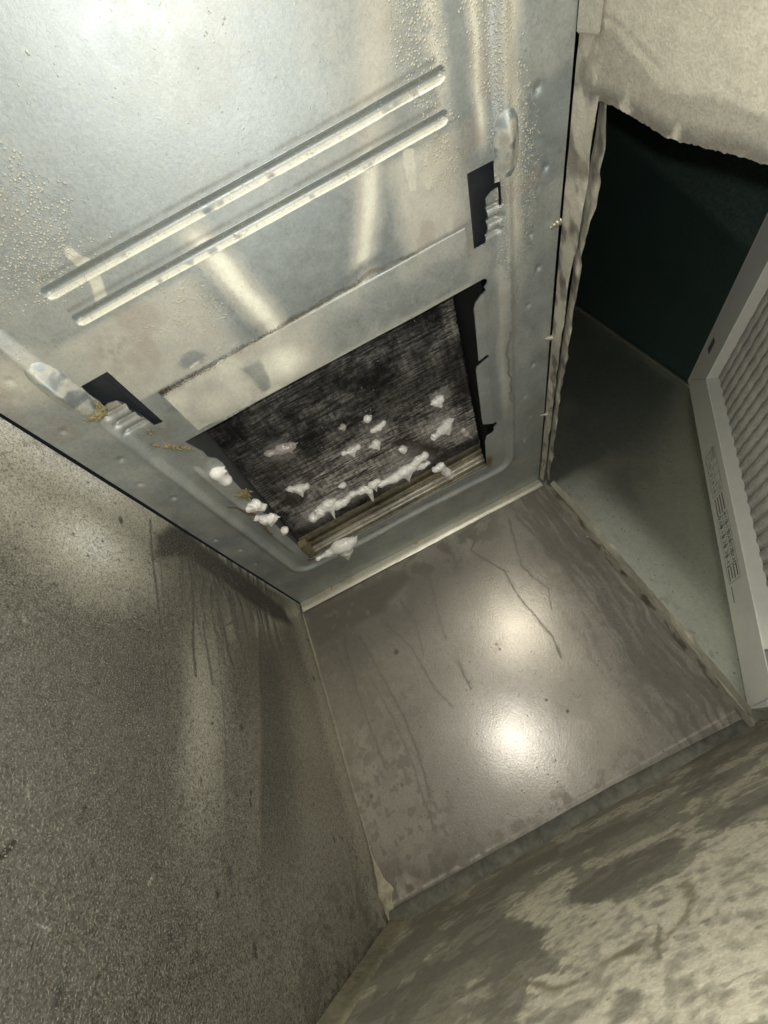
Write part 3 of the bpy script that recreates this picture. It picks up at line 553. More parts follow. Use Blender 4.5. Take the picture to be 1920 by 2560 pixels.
def paint_mid(x, z):
    wx = x+.012*(fbm(x,z,42,4,71)-.5); wz = z+.012*(fbm(x,z,42,4,72)-.5); n1 = fbm(x,z,8,4,73); n2 = fbm(x,z,75,4,74); stk = fbm(x*120+6*fbm(x,z,12,3,92), z*9, 1, 5, 75)
    R = .10+.3*sm(.45,.65,n1); G = .12*sm(.5,.7,n2)
    G = np.maximum(G, .8*area(wx,wz,on_y([(770,1525),(860,1490),(1010,1420),(1030,1450),(975,1500),(960,1530),(900,1560),(860,1575),(800,1620),(772,1590)]),.014)*sm(.25,.5,n2+.12))
    G = np.maximum(G, .6*sm(.10,.02,H-.026-z+.05*(n1-.5))*sm(.47,.6,fbm(x,z,38,5,77))*sm(.28,.1,x)); G = np.maximum(G, .45*sm(.05,-.2,x)*sm(.52,.68,fbm(x,z,110,3,78))*sm(.35,.6,n1)); R = np.maximum(R, .25*sm(.05,-.2,x)*sm(.6,.7,fbm(x,z,90,4,88))*sm(.1,.3,z))
    G = np.maximum(G, .55*sm(.12,.0,H-.026-wz)*sm(.38,.6,n2)*sm(.1,-.2,x)); G = np.maximum(G, .28*sm(-.05,-.25,x)*sm(.48,.68,n2))
    G = np.maximum(G, .5*sm(.17,.29,wx+(H-z)*.05+.06*(stk-.5))*sm(.35,.65,stk+.35*(n2-.5))); R = np.maximum(R, .6*sm(.19,.3,wx)*sm(.5,.75,fbm(x*120,z*9,1,4,79)+.4*(n2-.5)))
    for p, wd, k in drips_mid:
        d, t = dline(x+.004*(fbm(x,z,110,3,80)-.5), z, on_y(p)); ww = wd*(.7+1.1*fbm(x,z,35,2,81)); G = np.maximum(G, k*.85*((1-sm(ww*.5,ww*1.7,d)))*sm(.15,.45,n2+.12)); G = np.maximum(G, .22*(1-sm(wd*2,wd*7,d))*sm(.35,.6,n2)); R = R*(1-.5*(1-sm(wd,wd*3,d)))
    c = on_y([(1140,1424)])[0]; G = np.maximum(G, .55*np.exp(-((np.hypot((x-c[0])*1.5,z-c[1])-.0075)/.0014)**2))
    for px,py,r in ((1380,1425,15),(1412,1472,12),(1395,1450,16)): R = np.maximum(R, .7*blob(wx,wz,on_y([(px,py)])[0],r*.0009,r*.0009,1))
    for px,py,r in ((992,1630,6),(1240,1612,2.5),(1248,1624,2.5),(1365,1752,3),(1422,1780,3),(1005,1960,3),(930,1990,4)): G = np.maximum(G, .9*blob(wx*.5+x*.5,wz*.5+z*.5,on_y([(px,py)])[0],r*.0009,r*.0008,.5))
    fl = floor_z(x)+.026; G = np.maximum(G, .35*np.exp(-((wz-fl)/.030)**2)*sm(.3,.7,n2)); R = np.maximum(R, .85*np.exp(-((z-fl+.002)/.0035)**2)*sm(.3,.5,fbm(x,z,50,3,82)))
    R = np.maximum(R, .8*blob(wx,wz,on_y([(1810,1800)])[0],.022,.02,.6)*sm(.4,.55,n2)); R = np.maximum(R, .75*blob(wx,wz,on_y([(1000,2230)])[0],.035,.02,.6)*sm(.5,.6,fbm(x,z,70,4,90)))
    R = np.maximum(R, .7*np.exp(-((x-XL)/.005)**2)*sm(.3,.5,n2+.1)); U = .18*np.exp(-((wz-fl-.01)/.018)**2)*sm(.5,.65,n2)
    U = np.maximum(U, .4*blob(wx,wz,on_y([(1243,1618)])[0],.012,.012,.6)*sm(.55,.65,fbm(x,z,200,3,91)))
    return np.stack([R,G,0*R],1), U
def mpos(x, z): return np.stack([x, YW+.0022*np.sin(x*6+.4)*np.sin(z*7)+.0012*(fbm(x,z,9,2,83)-.5), z], 1)
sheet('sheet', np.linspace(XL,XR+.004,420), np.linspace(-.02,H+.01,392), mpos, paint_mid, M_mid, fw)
n = 80; xs = np.linspace(XL,XR,n); co = []
for x in xs:
    f = float(floor_z(x)); t = f+.018-.006*max(0,(x-.1)/.2); co += [(x,YW-.004,t+.001),(x,YW-.0055,t),(x,YW-.0065,f+.004),(x,YW-.010,f-.004)]
link('floor_lip', mesh('floor_lip', co, grid_quads(4,n)), M_lip, fw)
# bright caulked corner between left and far wall
co = []; zs = np.linspace(.0,H-.03,120)
for k, z in enumerate(zs):
    wv = .0016+.0012*vn(np.array([z*70]),np.array([1.]),3)[0]+.011*math.exp(-((z-.035)/.028)**2)*(.6+.8*vn(np.array([z*160]),np.array([2.]),6)[0]); co += [(XL+.0005,YW-wv*1.3,z),(XL+wv*.45,YW-wv*.45,z),(XL+wv*1.2,YW-.0002,z)]
link('corner_seal', mesh('corner_seal', co, grid_quads(3,120)), plain('corner_seal', (.42,.38,.28), .6, .2, 160, .5, .0006), fw)

# ================================================================== floor
cream = np.array([.012,-.006])+on_z([(1240,2310),(1330,2235),(1410,2195),(1425,2250),(1450,2290),(1560,2285),(1640,2262),(1700,2235),(1740,2170),(1800,2140),(1920,2125),(2100,2110),(2100,2700),(1290,2700),(1270,2560),(1300,2480),(1395,2462),(1345,2425),(1335,2375),(1285,2340)], .0)
def fz(p): return on_z(p, .008)
def paint_floor(x, y):
    wx = x+.030*(fbm(x,y*1.5,24,5,101)-.5); wy = y+.018*(fbm(x,y*1.5,24,5,102)-.5); n1 = fbm(x,y*1.2,22,5,103); n2 = fbm(x,y*1.2,70,4,104)
    R = .30+.55*sm(.5,.56,n1)*sm(.3,.5,n2+.1); G = .0*x; U = 0*x
    n3 = fbm(x,y*1.2,150,3,106); brk = (n2-.5)*1.1+(n3-.5)*.9
    cr = sm(.25,.75, area(wx,wy,cream,.022)+brk*.5); R = np.maximum(R*(1-cr), cr*np.clip(.62+.55*n2+.35*(n3-.5),0,1)); R = np.clip(R+(n3-.5)*.35,0,1)
    G = np.maximum(G, (1-cr)*.65*sm(.40,.62,fbm(x*.9,y*1.2,15,5,105)+.25*(n3-.5))); G = np.maximum(G, .5*sm(.62,.72,n3)*(1-.6*cr))
    d = sm(.35,.65, blob(wx,wy,fz([(1555,2195)])[0],.060,.040,.5,-.12)+brk*.5); G = np.maximum(G*(1-d), .72*d); R = R*(1-d)
    rp = fbm(wx*.7,wy*1.6,60,4,107); R = np.maximum(R, .75*d*sm(.50,.66,rp)*blob(wx,wy,fz([(1600,2165)])[0],.06,.03,1)); G = G*(1-.5*R*d)
    for px,py,rx,ry in ((1610,2170,.03,.012),(1600,2120,.022,.007),(1640,2200,.02,.008)): R = np.maximum(R, .75*blob(wx,wy,fz([(px,py)])[0],rx,ry,.7)*sm(.4,.6,n2))
    for px,py,a,bb in ((1870,2010,.030,.011),(1245,2245,.026,.013),(1760,1985,.02,.006),(1560,2125,.025,.008)):
        c = fz([(px,py)])[0]; r = np.hypot((wx-c[0])/a,(wy-c[1])/bb); k = np.exp(-((r-1)/.28)**2); R = np.maximum(R, .62*k); G = G*(1-.8*k)
    d,t = dline(wx,wy,fz([(1270,2440),(1340,2452),(1400,2468),(1480,2430),(1560,2395),(1660,2372),(1700,2330),(1735,2280),(1720,2230)])); U = np.maximum(U, .75*(1-sm(.0008,.007,d+.003*(n3-.5)))*sm(.35,.6,n2+.5*(n3-.5)+.06))
    d,t = dline(wx,wy,fz([(1640,2330),(1650,2370),(1650,2420)])); G = np.maximum(G, .75*(1-sm(.001,.003,d)))
    d,t = dline(wx,wy,fz([(1790,2480),(1850,2465),(1930,2455)])); G = np.maximum(G, .5*(1-sm(.001,.003,d))*sm(.4,.6,n2))
    r2 = np.random.default_rng(5)
    for k in range(220):
        px,py = r2.uniform(1100,1960), r2.uniform(2100,2600); c = fz([(px,py)])[0]; s = .0008+.0030*r2.random()**3; G = np.maximum(G, (.3+.4*r2.random())*blob(wx*.35+x*.65,wy*.35+y*.65,c,s*1.5,s,.7))
    for px,py,s in ((1405,2380,.007),(1590,2385,.006),(1560,2530,.007),(1650,2270,.005),(1500,2310,.004),(1760,2330,.003),(1420,2535,.010)): G = np.maximum(G, .6*blob(wx,wy,fz([(px,py)])[0],s*1.6,s,.4)*sm(.25,.5,n2+.15))
    e = YW-y; R = np.maximum(R, .8*np.exp(-((e-.014)/.004)**2)*sm(.5,.62,fbm(x,y,60,3,110))); U = np.maximum(U, .5*np.exp(-((e-.02)/.012)**2)*sm(.4,.6,n2))
    return np.stack([R,G,0*R],1), U
fl = sheet('floor', np.linspace(XL-.002,.80,640), np.r_[np.linspace(-.7,.25,10), np.linspace(.255,YW+.002,380)], lambda x,y: np.stack([x,y,floor_z(x)-.02*sm(.34,.40,x)+.0016*(fbm(x,y,12,3,111)-.5)],1), paint_floor, M_floor)
tag(fl, 'stained dusty beige floor of the metal plenum', None, None, 'structure')
# folded seam lip along the left wall
n = 60; ys = np.linspace(.2,YW-.004,n); co = []
for k,y in enumerate(ys):
    f = float(floor_z(XL)); co += [(XL+.0015,y,f+.010),(XL+.004,y,f+.009+.001*math.sin(y*50)),(XL+.020,y,f+.0035),(XL+.027+.002*math.sin(y*33),y,f+.0045),(XL+.029,y,f+.001)]
lp = link('wall_foot_lip', mesh('wall_foot_lip', co, grid_quads(5,n)), plain('foot_lip', (.27,.25,.17), .6, .2, 130, .6, .0006)); lp.parent = lw; lp.matrix_parent_inverse = Matrix.Translation(-Vector(lw.location))

# ================================================================== right wall with the ragged opening
rw = empty('right_wall', (XR, .1, .3)); tag(rw, 'dusty beige metal wall at the right cut open to a dark duct', 'metal wall')
def edge_y(z): return .178-.012*sm(.44,.53,z)+.0025*(fbm(z,z*0+2,45,3,8)-.5)+.0020*(fbm(z,z*0+5,420,3,18)-.5)
def paint_right(t, z):
    n1 = fbm(t,z,10,4,121); n2 = fbm(t,z,70,4,122); yy = edge_y(z)-t; R = .45+.25*sm(.2,.8,n1); e = t; nf = fbm(t,z,200,3,126)
    G = .9*np.exp(-(e/.016)**2)*sm(.30,.55,n2+.1)*sm(.2,.5,n1+.15); G = np.maximum(G, .5*np.exp(-(e/.04)**2)*sm(.5,.62,n2)); G = np.maximum(G, .15*sm(.62,.72,nf))
    G = np.maximum(G, .45*area(t+.012*(n1-.5),z+.02*(fbm(t,z,30,3,9)-.5),[(-.01,.36),(.022,.36),(.030,.42),(.026,.47),(.034,.50),(.045,.545),(-.01,.57)],.003)*sm(.25,.5,n2+.1))
    R = np.maximum(R, .9*np.exp(-(e/.010)**2)*sm(.56,.66,fbm(t,z,110,3,124)))
    d,_ = dline(t,z,[(.034,.47),(.050,.535),(.046,.555)]); G = np.maximum(G, .35*(1-sm(.001,.003,d)))
    return np.stack([R,G,0*R],1), .1*sm(.6,.8,n2)
sheet('sheet', np.r_[np.linspace(0,.20,150),np.linspace(.21,.88,10)], np.linspace(-.01,H,300), lambda t,z: np.stack([XR+.0035+.0014*np.exp(-(t/.006)**2)*(fbm(z,t,50,2,125)), edge_y(z)-t, z],1), paint_right, M_right, rw)
def ribbon(name, pts_a, pts_b, mat, parent, n=160, m=14, crumple=.002, seed=0, paint=.5, flap=0):
    """a torn strip of sheet between two edges (3-D polylines), buckled along its length"""
    def rs(p):
        p = np.asarray(p, float); L = np.r_[0,np.cumsum(np.linalg.norm(np.diff(p,axis=0),axis=1))]; t = np.linspace(0,L[-1],n); return np.stack([np.interp(t,L,p[:,k]) for k in range(3)],1)
    A, B = rs(pts_a), rs(pts_b); s = np.linspace(0,1,m); P = A[:,None]+(B-A)[:,None]*s[None,:,None]; tl = np.linspace(0,1,n)[:,None]*np.ones((1,m)); L = np.linalg.norm(pts_a[-1]-np.asarray(pts_a[0]))
    w = (fbm(tl*L, s[None,:]*.02+0*tl, 40, 3, seed)-.5)*2; w2 = (fbm(tl*L, s[None,:]*.02+0*tl, 95, 2, seed+3)-.5)*2
    P[...,0] += crumple*(w+.4*w2)*(.25+s[None,:]); P[...,2] += .5*crumple*w2*s[None,:]; P[...,1] += .5*crumple*(fbm(tl*L,tl*0,30,2,seed+9)-.5)*2*s[None,:]
    me = mesh(name, P.reshape(-1,3), grid_quads(m,n)); n2 = fbm((tl*L).ravel(), np.tile(s,n)*.03, 55, 4, seed+5); n3 = fbm((tl*L).ravel(), np.tile(s,n)*.03, 20, 4, seed+6)
    attrs(me, np.stack([paint*sm(.35,.6,n3), .7*sm(.50,.70,n2)+.35*sm(.45,.7,n3), 0*n2],1), .08*sm(.6,.75,n2)); return link(name, me, mat, parent)
zt = H-.001
ribbon('top_strip', [(XR+.002,.135,zt),(XR+.002,.45,zt),(XR+.0025,.806,zt)], [(XR+.004,.150,H-.034),(XR+.004,.26,H-.030),(XR+.003,.36,H-.022),(XR+.004,.55,H-.018),(XR+.004,.76,H-.013),(XR+.003,.806,H-.012)], M_right, rw, seed=11, crumple=.0022)
ribbon('torn_flap', [(XR+.016,.165,H-.022),(XR+.012,.30,H-.018),(XR+.009,.50,H-.014),(XR+.008,.70,H-.014),(XR+.008,.78,H-.016)], [(XR+.008,.168,H-.042),(XR+.010,.24,H-.042),(XR+.004,.34,H-.037),(XR+.006,.45,H-.036),(XR+.003,.56,H-.031),(XR+.005,.65,H-.032),(XR+.002,.74,H-.031),(XR+.005,.785,H-.030)], M_right, rw, seed=21, crumple=.0045)
ribbon('side_strip', [(XR+.001,YW-.001,H-.015),(XR+.001,YW-.001,.3),(XR+.001,YW-.001,.012)], [(XR+.001,.792,H-.03),(XR+.002,.785,.45),(XR+.003,.787,.3),(XR+.002,.786,.15),(XR+.003,.788,.030)], M_right, rw, n=220, seed=31, crumple=.0022, paint=.4)
ribbon('side_flap', [(XR+.004,.790,H-.035),(XR+.004,.787,.40),(XR+.004,.788,.26),(XR+.004,.787,.15),(XR+.004,.786,.035)], [(XR+.012,.781,H-.035),(XR+.013,.775,.46),(XR+.014,.777,.36),(XR+.010,.774,.26),(XR+.014,.777,.16),(XR+.006,.776,.045)], M_strip, rw, n=220, seed=41, crumple=.002)
cl = empty('steel_clip', (XR, .05, H)); tag(cl, 'dusty flat metal clip on the right wall at the panel edge', 'clip')
box('plate', (XR-.0012,-.12,H-.0285), (XR+.0022,.126,H-.001), M_right, cl, .0025)
def screw_tip(p, d, ln, r, label, mat=M_screw):
    d = unit(d); a = unit(np.cross(d,[.1,.9,.3])); b = np.cross(d,a); co = []; n, m = 40, 10
    for k in range(n):
        t = k/(n-1); rr = r*(1-t**1.6*.96)*(1+.22*math.sin(t*n*.75)); 
        for j in range(m): th = 2*math.pi*j/m; co.append(np.array(p)+d*(t*ln)+(a*math.cos(th)+b*math.sin(th))*rr)
    i = np.arange(n*m).reshape(n,m); jn = np.roll(i,-1,1); o = link('screw', mesh('screw', co, np.stack([i[:-1],jn[:-1],jn[1:],i[1:]],-1).reshape(-1,4)), mat)
    return tag(o, label, 'screw', 'screws through the metal flanges')
def rwp(px, py, x): q = on_x([(px,py)], x)[0]; return np.array([x,q[0],q[1]])
p = rwp(1401,553,XR+.003); q = rwp(1366,577,XR-.022); screw_tip(p, q-p, np.linalg.norm(q-p), .0034, 'long silver screw with pointed tip sticking out beside the right panel edge')
for px,py,lab in ((1373,842,'short dusty screw tip halfway down the torn right edge'),(1362,1033,'short dusty screw tip low on the torn right edge')):
    p = rwp(px+8,py+2,XR+.003); q = rwp(px-12,py+6,XR-.010); screw_tip(p, q-p, np.linalg.norm(q-p), .0032, lab, M_tuft if 0 else M_right)
for px,py,lab in ((1470,1342,'small screw head high on the far right corner strip'),(1552,1448,'small screw head lower on the far right corner strip')):
    q = on_x([(px,py)], XR-.001)[0]; screw_head('screw', (XR-.001,q[0],q[1]), (-1,0,0), .0030, M_screw, lab)

# ================================================================== return duct behind the opening
du = empty('return_duct', (.53,.5,.5)); tag(du, 'dark empty metal duct seen through the torn right opening', 'duct')
XE = .736; ZT = 1.25
def clean(a, b):
    n = fbm(a,b,14,4,131); return np.stack([.25*sm(.45,.7,n), .5*sm(.55,.75,fbm(a,b,90,3,132))*sm(.40,.33,a), 0*a],1), None
sheet('far_side', np.linspace(XR+.004,XE,200), np.linspace(-.02,ZT,240), lambda x,z: np.stack([x, YW+.003+.002*np.sin(x*9)*np.sin(z*5), z],1), clean, M_duct, du)
ca, cb = on_x([(1510,310),(1860,620)], XE); cn = unit([-(cb-ca)[1], (cb-ca)[0]]); cn = cn if cn @ (on_x([(1850,420)], XE)[0]-ca) > 0 else -cn
sheet('end_side', np.linspace(-.02,YW,120), np.linspace(-.02,ZT,160), lambda y,z: np.stack([XE+.001+.40*np.maximum(0,(y-ca[0])*cn[0]+(z-ca[1])*cn[1])*sm(0,.004,(y-ca[0])*cn[0]+(z-ca[1])*cn[1]), y, z],1), lambda y,z: (np.stack([.075*sm(0,.004,(y-ca[0])*cn[0]+(z-ca[1])*cn[1])+.02*sm(.4,.7,fbm(y,z,9,3,140)),0*y,0*y],1),None), M_duct_dark, du, flip=True)  # facet beyond the diagonal painted paler, as if catching more light
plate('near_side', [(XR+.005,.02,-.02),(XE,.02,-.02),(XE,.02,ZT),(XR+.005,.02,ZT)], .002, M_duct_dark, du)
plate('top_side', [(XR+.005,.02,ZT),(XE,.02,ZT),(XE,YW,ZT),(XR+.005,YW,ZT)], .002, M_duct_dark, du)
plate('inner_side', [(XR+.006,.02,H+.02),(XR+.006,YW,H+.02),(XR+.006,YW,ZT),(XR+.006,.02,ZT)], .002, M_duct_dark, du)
box('corner_seam', (XE-.006,YW-.006,-.02), (XE-.001,YW+.002,ZT), M_duct, du)

# ================================================================== pleated filter leaning across the duct
A = np.array([.733,.800,CAMZ+.4705]); Bp = np.array([.3365,.800,CAMZ-.0943]); u = unit(Bp-A); vdir = np.array([0,-1.,0]); nrm = unit(np.cross(u, vdir)); 
if nrm @ (np.array([0,0,CAMZ])-A) < 0: nrm = -nrm
LEN = np.linalg.norm(Bp-A); WID = .46; FW = .074; DEP = .045
ft = empty('air_filter', tuple(Bp)); tag(ft, 'white card framed pleated air filter leaning inside the right duct', 'air filter')
def fp(a, b, c=0): return A+u*a+vdir*b+nrm*c
def member(name, quad, depth=.0018):
    return plate(name, [fp(*q) for q in quad], -depth if 0 else depth, M_frame, ft)
def slab(name, a0, b0, a1, b1, c0, c1, mat, mitre=None):
    co = [fp(a,b,c) for c in (c0,c1) for a,b in ((a0,b0),(a1,b0),(a1,b1),(a0,b1))]
    me = bpy.data.meshes.new(name); me.from_pydata([tuple(c) for c in co], [], [(0,1,2,3),(7,6,5,4),(0,4,5,1),(1,5,6,2),(2,6,7,3),(3,7,4,0)]); me.update()
    import bmesh
    bm = bmesh.new(); bm.from_mesh(me); bmesh.ops.recalc_face_normals(bm, faces=bm.faces[:]); bm.to_mesh(me); bm.free(); return link(name, me, mat, ft)
def mitred(name, pts, c0, c1): 
    k = len(pts); co = [fp(a,b,c) for c in (c0,c1) for a,b in pts]; me = bpy.data.meshes.new(name)
    me.from_pydata([tuple(c) for c in co], [], [tuple(range(k)), tuple(range(2*k-1,k-1,-1))]+[(i,(i+1)%k,(i+1)%k+k,i+k) for i in range(k)]); me.update()
    import bmesh
    bm = bmesh.new(); bm.from_mesh(me); bmesh.ops.recalc_face_normals(bm, faces=bm.faces[:]); bm.to_mesh(me); bm.free(); return link(name, me, M_frame, ft)
g = .0004
mitred('frame_side', [(g,0),(LEN,0),(LEN-.012,FW),(FW+g,FW)], -.0015, 0); mitred('frame_side', [(0,g),(FW,FW+g),(FW,WID-FW),(0,WID)], -.0022, -.0006)
mitred('frame_side', [(0,WID+g),(FW,WID-FW+g),(LEN-.012,WID-FW+g),(LEN,WID+g)], -.0015, 0)
slab('frame_edge', -.0012, .0, LEN, -.0012, -DEP, -.0002, M_frame); slab('frame_edge', -.0012, .0, -.0001, WID, -DEP, -.0004, M_frame); slab('frame_edge', LEN+.0002, 0, LEN+.0015, WID, -DEP, -.0004, M_frame)
co = [fp(a,b,c) for a in (FW,LEN-FW) for b,c in ((FW-.001,-.0014),(FW+.017,-.015))]
link('inner_slope', mesh('inner_slope', [co[0],co[1],co[2],co[3]], [(0,1,3,2)], False), M_frame, ft)
co = [fp(a,b,c) for b in (FW,WID-FW) for a,c in ((FW-.001,-.0016),(FW+.014,-.015))]
link('inner_slope', mesh('inner_slope', co, [(0,1,3,2)], False), M_frame, ft)
# pleats run across the filter
pm = None; pitch = .0240; npl = int((LEN-FW)/pitch); nb = 34
for k in range(npl):
    if pm is None:
        prof = [(0,-.034),(.04,-.020),(.10,-.0115),(.24,-.0085),(.5,-.0072),(.76,-.0085),(.90,-.0115),(.96,-.020),(1,-.034)]; co = []
        for j in range(nb):
            b = FW+.007+(WID-2*FW-.007)*j/(nb-1); wv = .0004*math.sin(j*.9)
            for a, c in prof: co.append(u*(a*pitch+wv*.5)+vdir*b+nrm*(c-.006+.0007*math.sin(j*1.7+a*5)))
        pm = mesh('pleat', co, grid_quads(len(prof), nb))
    o = link('pleat', pm, None if k else M_pleat, ft); o.location = Vector(fp(FW+.004+k*pitch,0,0)); o.matrix_parent_inverse = Matrix.Translation(-Vector(ft.location))
# printed table on the frame: rows run down the frame, characters turned a quarter
def ink_bar(a0, b0, a1, b1): 
    return [fp(a,b,.0004) for a,b in ((a0,b0),(a1,b0),(a1,b1),(a0,b1))]
bars = []
def uv_of(px, py):
    d = rays([(px,py)])[0]; t = ((A-np.array([0,0,CAMZ]))@nrm)/(d@nrm); P = np.array([0,0,CAMZ])+d*t-A; return P@u, P@vdir
lw_ = .0009
def hline(a, b0, b1): bars.append(ink_bar(a-lw_/2, b0, a+lw_/2, b1))
def vline(b, a0, a1): bars.append(ink_bar(a0, b-lw_/2, a1, b+lw_/2))
def glyphs(txt, a, b, size):
    c = bpy.data.curves.new('table_text', 'FONT'); c.body = txt; c.size = size; c.align_x = 'CENTER'; c.align_y = 'CENTER'
    o = bpy.data.objects.new('table_text', c); c.materials.append(M_ink); C.objects.link(o)
    X, Y = u, -np.cross(u, nrm) if (np.cross(nrm, u) @ vdir) < 0 else np.cross(nrm, u)
    Y = np.cross(nrm, X); m = Matrix.Identity(4); pos = fp(a, b, .0005)
    for r in range(3): m[r][0] = X[r]; m[r][1] = Y[r]; m[r][2] = nrm[r]; m[r][3] = pos[r]
    dg = bpy.context.evaluated_depsgraph_get(); dg.update(); me = bpy.data.meshes.new_from_object(o.evaluated_get(dg)); bpy.data.objects.remove(o); me.transform(m)
    return tag(link('printed_number', me, M_ink, ft), kind='stuff')
a0, b0 = uv_of(1798,1297); a1, _ = uv_of(1846,1445); b1 = uv_of(1823,1292)[1]; bb0, bb1 = .0140, .0545; bm_ = (bb0+bb1)/2
cells = np.linspace(a0, uv_of(1820,1418)[0], 6)
for a in list(cells)+[a1]: hline(a, bb0, bb1)
vline(bb0, cells[0], a1); vline(bb1, cells[0], a1); vline(bm_, cells[0], cells[-1])
for k, (s, t) in enumerate(zip(('0.08','0.15','0.22','0.32','0.43'), ('410','615','820','1025','1230'))):
    mid = (cells[k]+cells[k+1])/2; glyphs(s, mid, (bb0+bm_)/2, .0150); glyphs(t, mid, (bm_+bb1)/2, .0150)
for k in range(4): bars.append(ink_bar(cells[-1]+.003, bb0+.004+k*.0095, a1-.003-.002*(k%2), bb0+.0075+k*.0095))
c2 = np.linspace(uv_of(1762,1150)[0], uv_of(1785,1245)[0], 6)
for a in c2: hline(a, bb0, bb1)
vline(bb0, c2[0], c2[-1]); vline(bb1, c2[0], c2[-1]); vline(bm_+.002, c2[0], c2[1]); vline(bm_+.002, c2[2], c2[-1])
for k, s in enumerate(('1','%','0','8','8')): glyphs(s, (c2[k]+c2[k+1])/2, (bb0+bm_)/2, .014)
for k, s in ((0,'MERV'),(4,'1.0')): glyphs(s, (c2[k]+c2[k+1])/2, (bm_+bb1)/2+.001, .011)
for k in range(4): bars.append(ink_bar(c2[-1]+.006, bb0+.004+k*.0095, cells[0]-.004-.002*(k%2), bb0+.0075+k*.0095))
bars.append(ink_bar(a1+.006, .018, a1+.034, .0205))
a, b = uv_of(1745,898); 
bars.append(ink_bar(.022, .105, .038, .135))
co = np.vstack(bars); me = mesh('printed_table', co, np.arange(len(co)).reshape(-1,4), False); tag(link('printed_table', me, M_ink, ft), kind='stuff')

# ================================================================== foam
def at3(px, py, z): d = rays([(px,py)])[0]; t = (z-CAMZ)/d[2]; return np.array([0,0,CAMZ])+d*t
def coil_pt(px, py, off=.004):
    z = H+.04
    for _ in range(6): p = at3(px,py,z); z = float(coil_z(p[1]))-off
    return at3(px,py,z)
def mpp(p): return float(np.linalg.norm(p-np.array([0,0,CAMZ])))/Fpx*1.06
def foam(label, spec, spikes=(), mat=None, on='coil', z=None, rough=.0017):
    """spec: pixels (x, y, radius) strung together; spikes: (x, y, x2, y2) drooping points"""
    get = (lambda x,y: coil_pt(x,y)) if on == 'coil' else (lambda x,y: at3(x,y,z)); rods = []; prev = None
    for (x,y,r) in spec:
        p = get(x,y); q = (p, r*mpp(p)); rods.append(q[0].tolist()+[q[1]] if prev is None or len(spec) == 1 else (prev, q)); prev = q
    for (x,y,r,x2,y2) in spikes:
        p = get(x,y); q = get(x2,y2); q = q-np.array([0,0,.004]); rods.append(((p, 1.25*r*mpp(p)),(q, .0005)))
    r5 = np.random.default_rng(int(spec[0][0])); d0 = []
    for (x,y,r) in spec:
        for _ in range(2):
            p = get(x,y); m_ = mpp(p)*r; a = r5.uniform(0,6.28); q = p+np.array([math.cos(a)*1.9*m_, math.sin(a)*1.5*m_, r5.uniform(-.6,.5)*m_]); d0.append(((p, .55*m_),(q, .0003)))
    rods += d0
    rods = [tuple(r) for r in rods]; o = lumps('foam_blob', rods, mat or M_foam, None, step=.0009, k=.0060, rough=rough, seed=len(bpy.data.objects))
    return tag(o, label, 'foam', 'blobs of cleaning foam')
foam('faint greyish foam smear high on the left of the coil', [(672,1134,5),(705,1122,10),(726,1115,10)], [(722,1120,7,731,1131)], M_foam_wet)
foam('white foam wedge on the coil above the left end of the foam line', [(725,1222,5),(748,1222,9),(766,1216,6)], [(750,1224,7,756,1238)])
foam('tiny round foam drop alone above the foam line', [(857,1213,7)])
foam('wide white foam wedge in the middle of the coil', [(858,1134,3),(878,1128,7),(895,1117,5)], [(880,1128,5,884,1138)])
foam('round foam drop right of the wide foam wedge', [(940,1110,10)], [(940,1112,6,946,1120)])
foam('highest small foam drop near the coil centre, with dark hole', [(919,1047,8)])
foam('slanting narrow foam streak just below the highest centre drop', [(932,1077,3),(948,1068,6),(957,1060,4)])
foam('dim little foam drop left of the highest centre drop', [(857,1068,6)], (), M_foam_wet)
foam('small foam drop on the coil just above the thick foam mass', [(1007,1123,8)], [(1007,1124,5,1010,1132)])
foam('pointed foam cone standing highest near the right coil edge', [(1088,1005,7),(1100,998,9)], [(1098,1008,8,1102,1016)])
foam('two tailed foam splash below the cone at the right coil edge', [(1085,1092,6),(1105,1078,7),(1115,1064,12),(1122,1055,7)], [(1118,1075,8,1122,1086)])
foam('thin foam smear farthest right by the black gap', [(1158,1076,5),(1166,1083,6)], [(1166,1084,4,1178,1092)], M_foam_wet)
foam('blurry foam lump at the left end of the foam line', [(783,1294,10),(800,1278,12),(818,1260,11),(828,1255,8)], [(826,1268,8,836,1293)])
foam('arched foam strand along the bottom of the coil', [(842,1262,10),(858,1256,8),(880,1236,6),(905,1226,7),(922,1224,8)], [(924,1228,7,932,1253)])
foam('small triangular foam peak on the arched strand', [(930,1212,7),(945,1203,6)], [(936,1212,6,940,1225)])
foam('thick foam mass with drooping points above the drain rails', [(952,1210,7),(985,1196,10),(1010,1178,13),(1030,1168,10),(1045,1150,8),(1062,1138,8)], [(1018,1186,9,1022,1202),(1064,1140,5,1060,1150)])
foam('foam curl under the right end of the thick mass', [(1045,1168,5),(1058,1164,5),(1068,1158,4)])
foam('sausage shaped foam lump on the metal drain rails', [(1088,1174,5),(1102,1166,8),(1118,1182,8),(1126,1192,6)], (), None, 'z', H+.020)
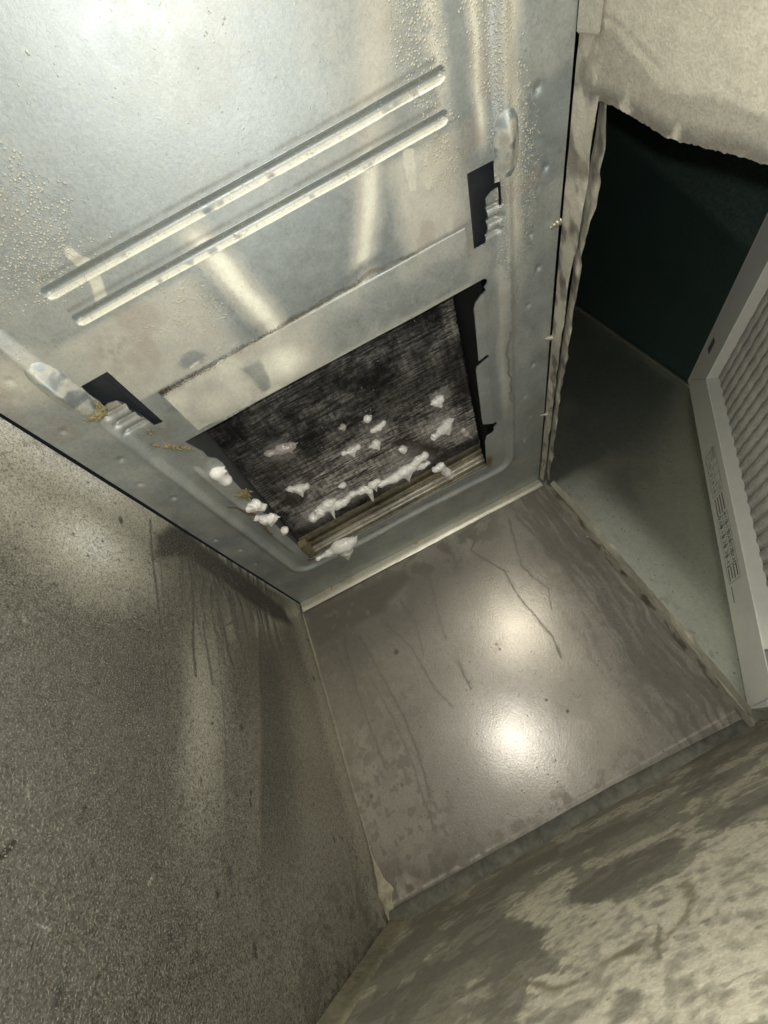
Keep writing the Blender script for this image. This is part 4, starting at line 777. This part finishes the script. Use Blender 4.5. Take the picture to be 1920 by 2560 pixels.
foam('large white foam drip hanging off the front rim of the opening', [(795,1397,3),(822,1383,7),(846,1368,15),(866,1362,16),(882,1352,9)], [(864,1374,15,870,1398),(884,1352,7,892,1336)], None, 'z', H+.002, .0002)
foam('smooth white foam pillow on the left torn tab', [(542,1183,13),(565,1200,13)], (), None, 'z', H+.007, .0001)
foam('bumpy white foam patch below the brown tuft at left', [(620,1270,8),(640,1262,11),(655,1268,9)], (), None, 'z', H+.008)
foam('white foam patch with drooping point beside the left coil plate', [(638,1292,7),(660,1298,10),(680,1295,11)], [(676,1300,8,678,1312)], None, 'z', H+.008)
foam('small foam drop beneath the left foam patches', [(712,1326,9)], (), None, 'z', H+.008)

# ================================================================== tufts of torn insulation
def tuft(label, spec, z, seed):
    r3 = np.random.default_rng(seed); rods = []; P = np.array([at3(x,y,z) for x,y,r in spec]); W = np.array([r*mpp(p) for (x,y,r),p in zip(spec,P)]); L = np.linspace(0,1,len(P))
    for k in range(16+8*len(P)):
        t = r3.random(); c = np.array([np.interp(t,L,P[:,a]) for a in range(3)]); wd = np.interp(t,L,W); c = c+r3.normal(0,.33,3)*wd*np.array([1,1,.6])
        tang = unit(P[-1]-P[0])*r3.choice([-1,1])+r3.normal(0,.7,3); e = c+unit(tang)*wd*(.5+1.1*r3.random()); rods.append(((c, .22*wd+.0004),(e, .0003)))
    o = lumps('insulation_tuft', rods, M_tuft, None, .0005, .0012, .0007, seed); return tag(o, label, 'insulation', 'torn bits of insulation')
tuft('yellowish tuft of torn insulation below the left slot', [(228,1048,8),(245,1040,8),(265,1033,6)], H-.006, 3)
tuft('dark fuzzy tuft at the corner of the left slot', [(243,1008,6),(252,1020,8),(266,1028,4)], H-.001, 5)
tuft('brown streak of torn insulation at the top left of the opening', [(378,1112,4),(420,1117,7),(455,1120,9),(490,1126,5)], H+.003, 8)
tuft('brown tuft hanging above the left foam patches', [(585,1240,4),(602,1236,9),(622,1228,11),(612,1250,7)], H+.006, 9)
tuft('tiny yellow fibre below the lower end of the left slot', [(370,1075,4),(378,1085,3)], H+.002, 12)
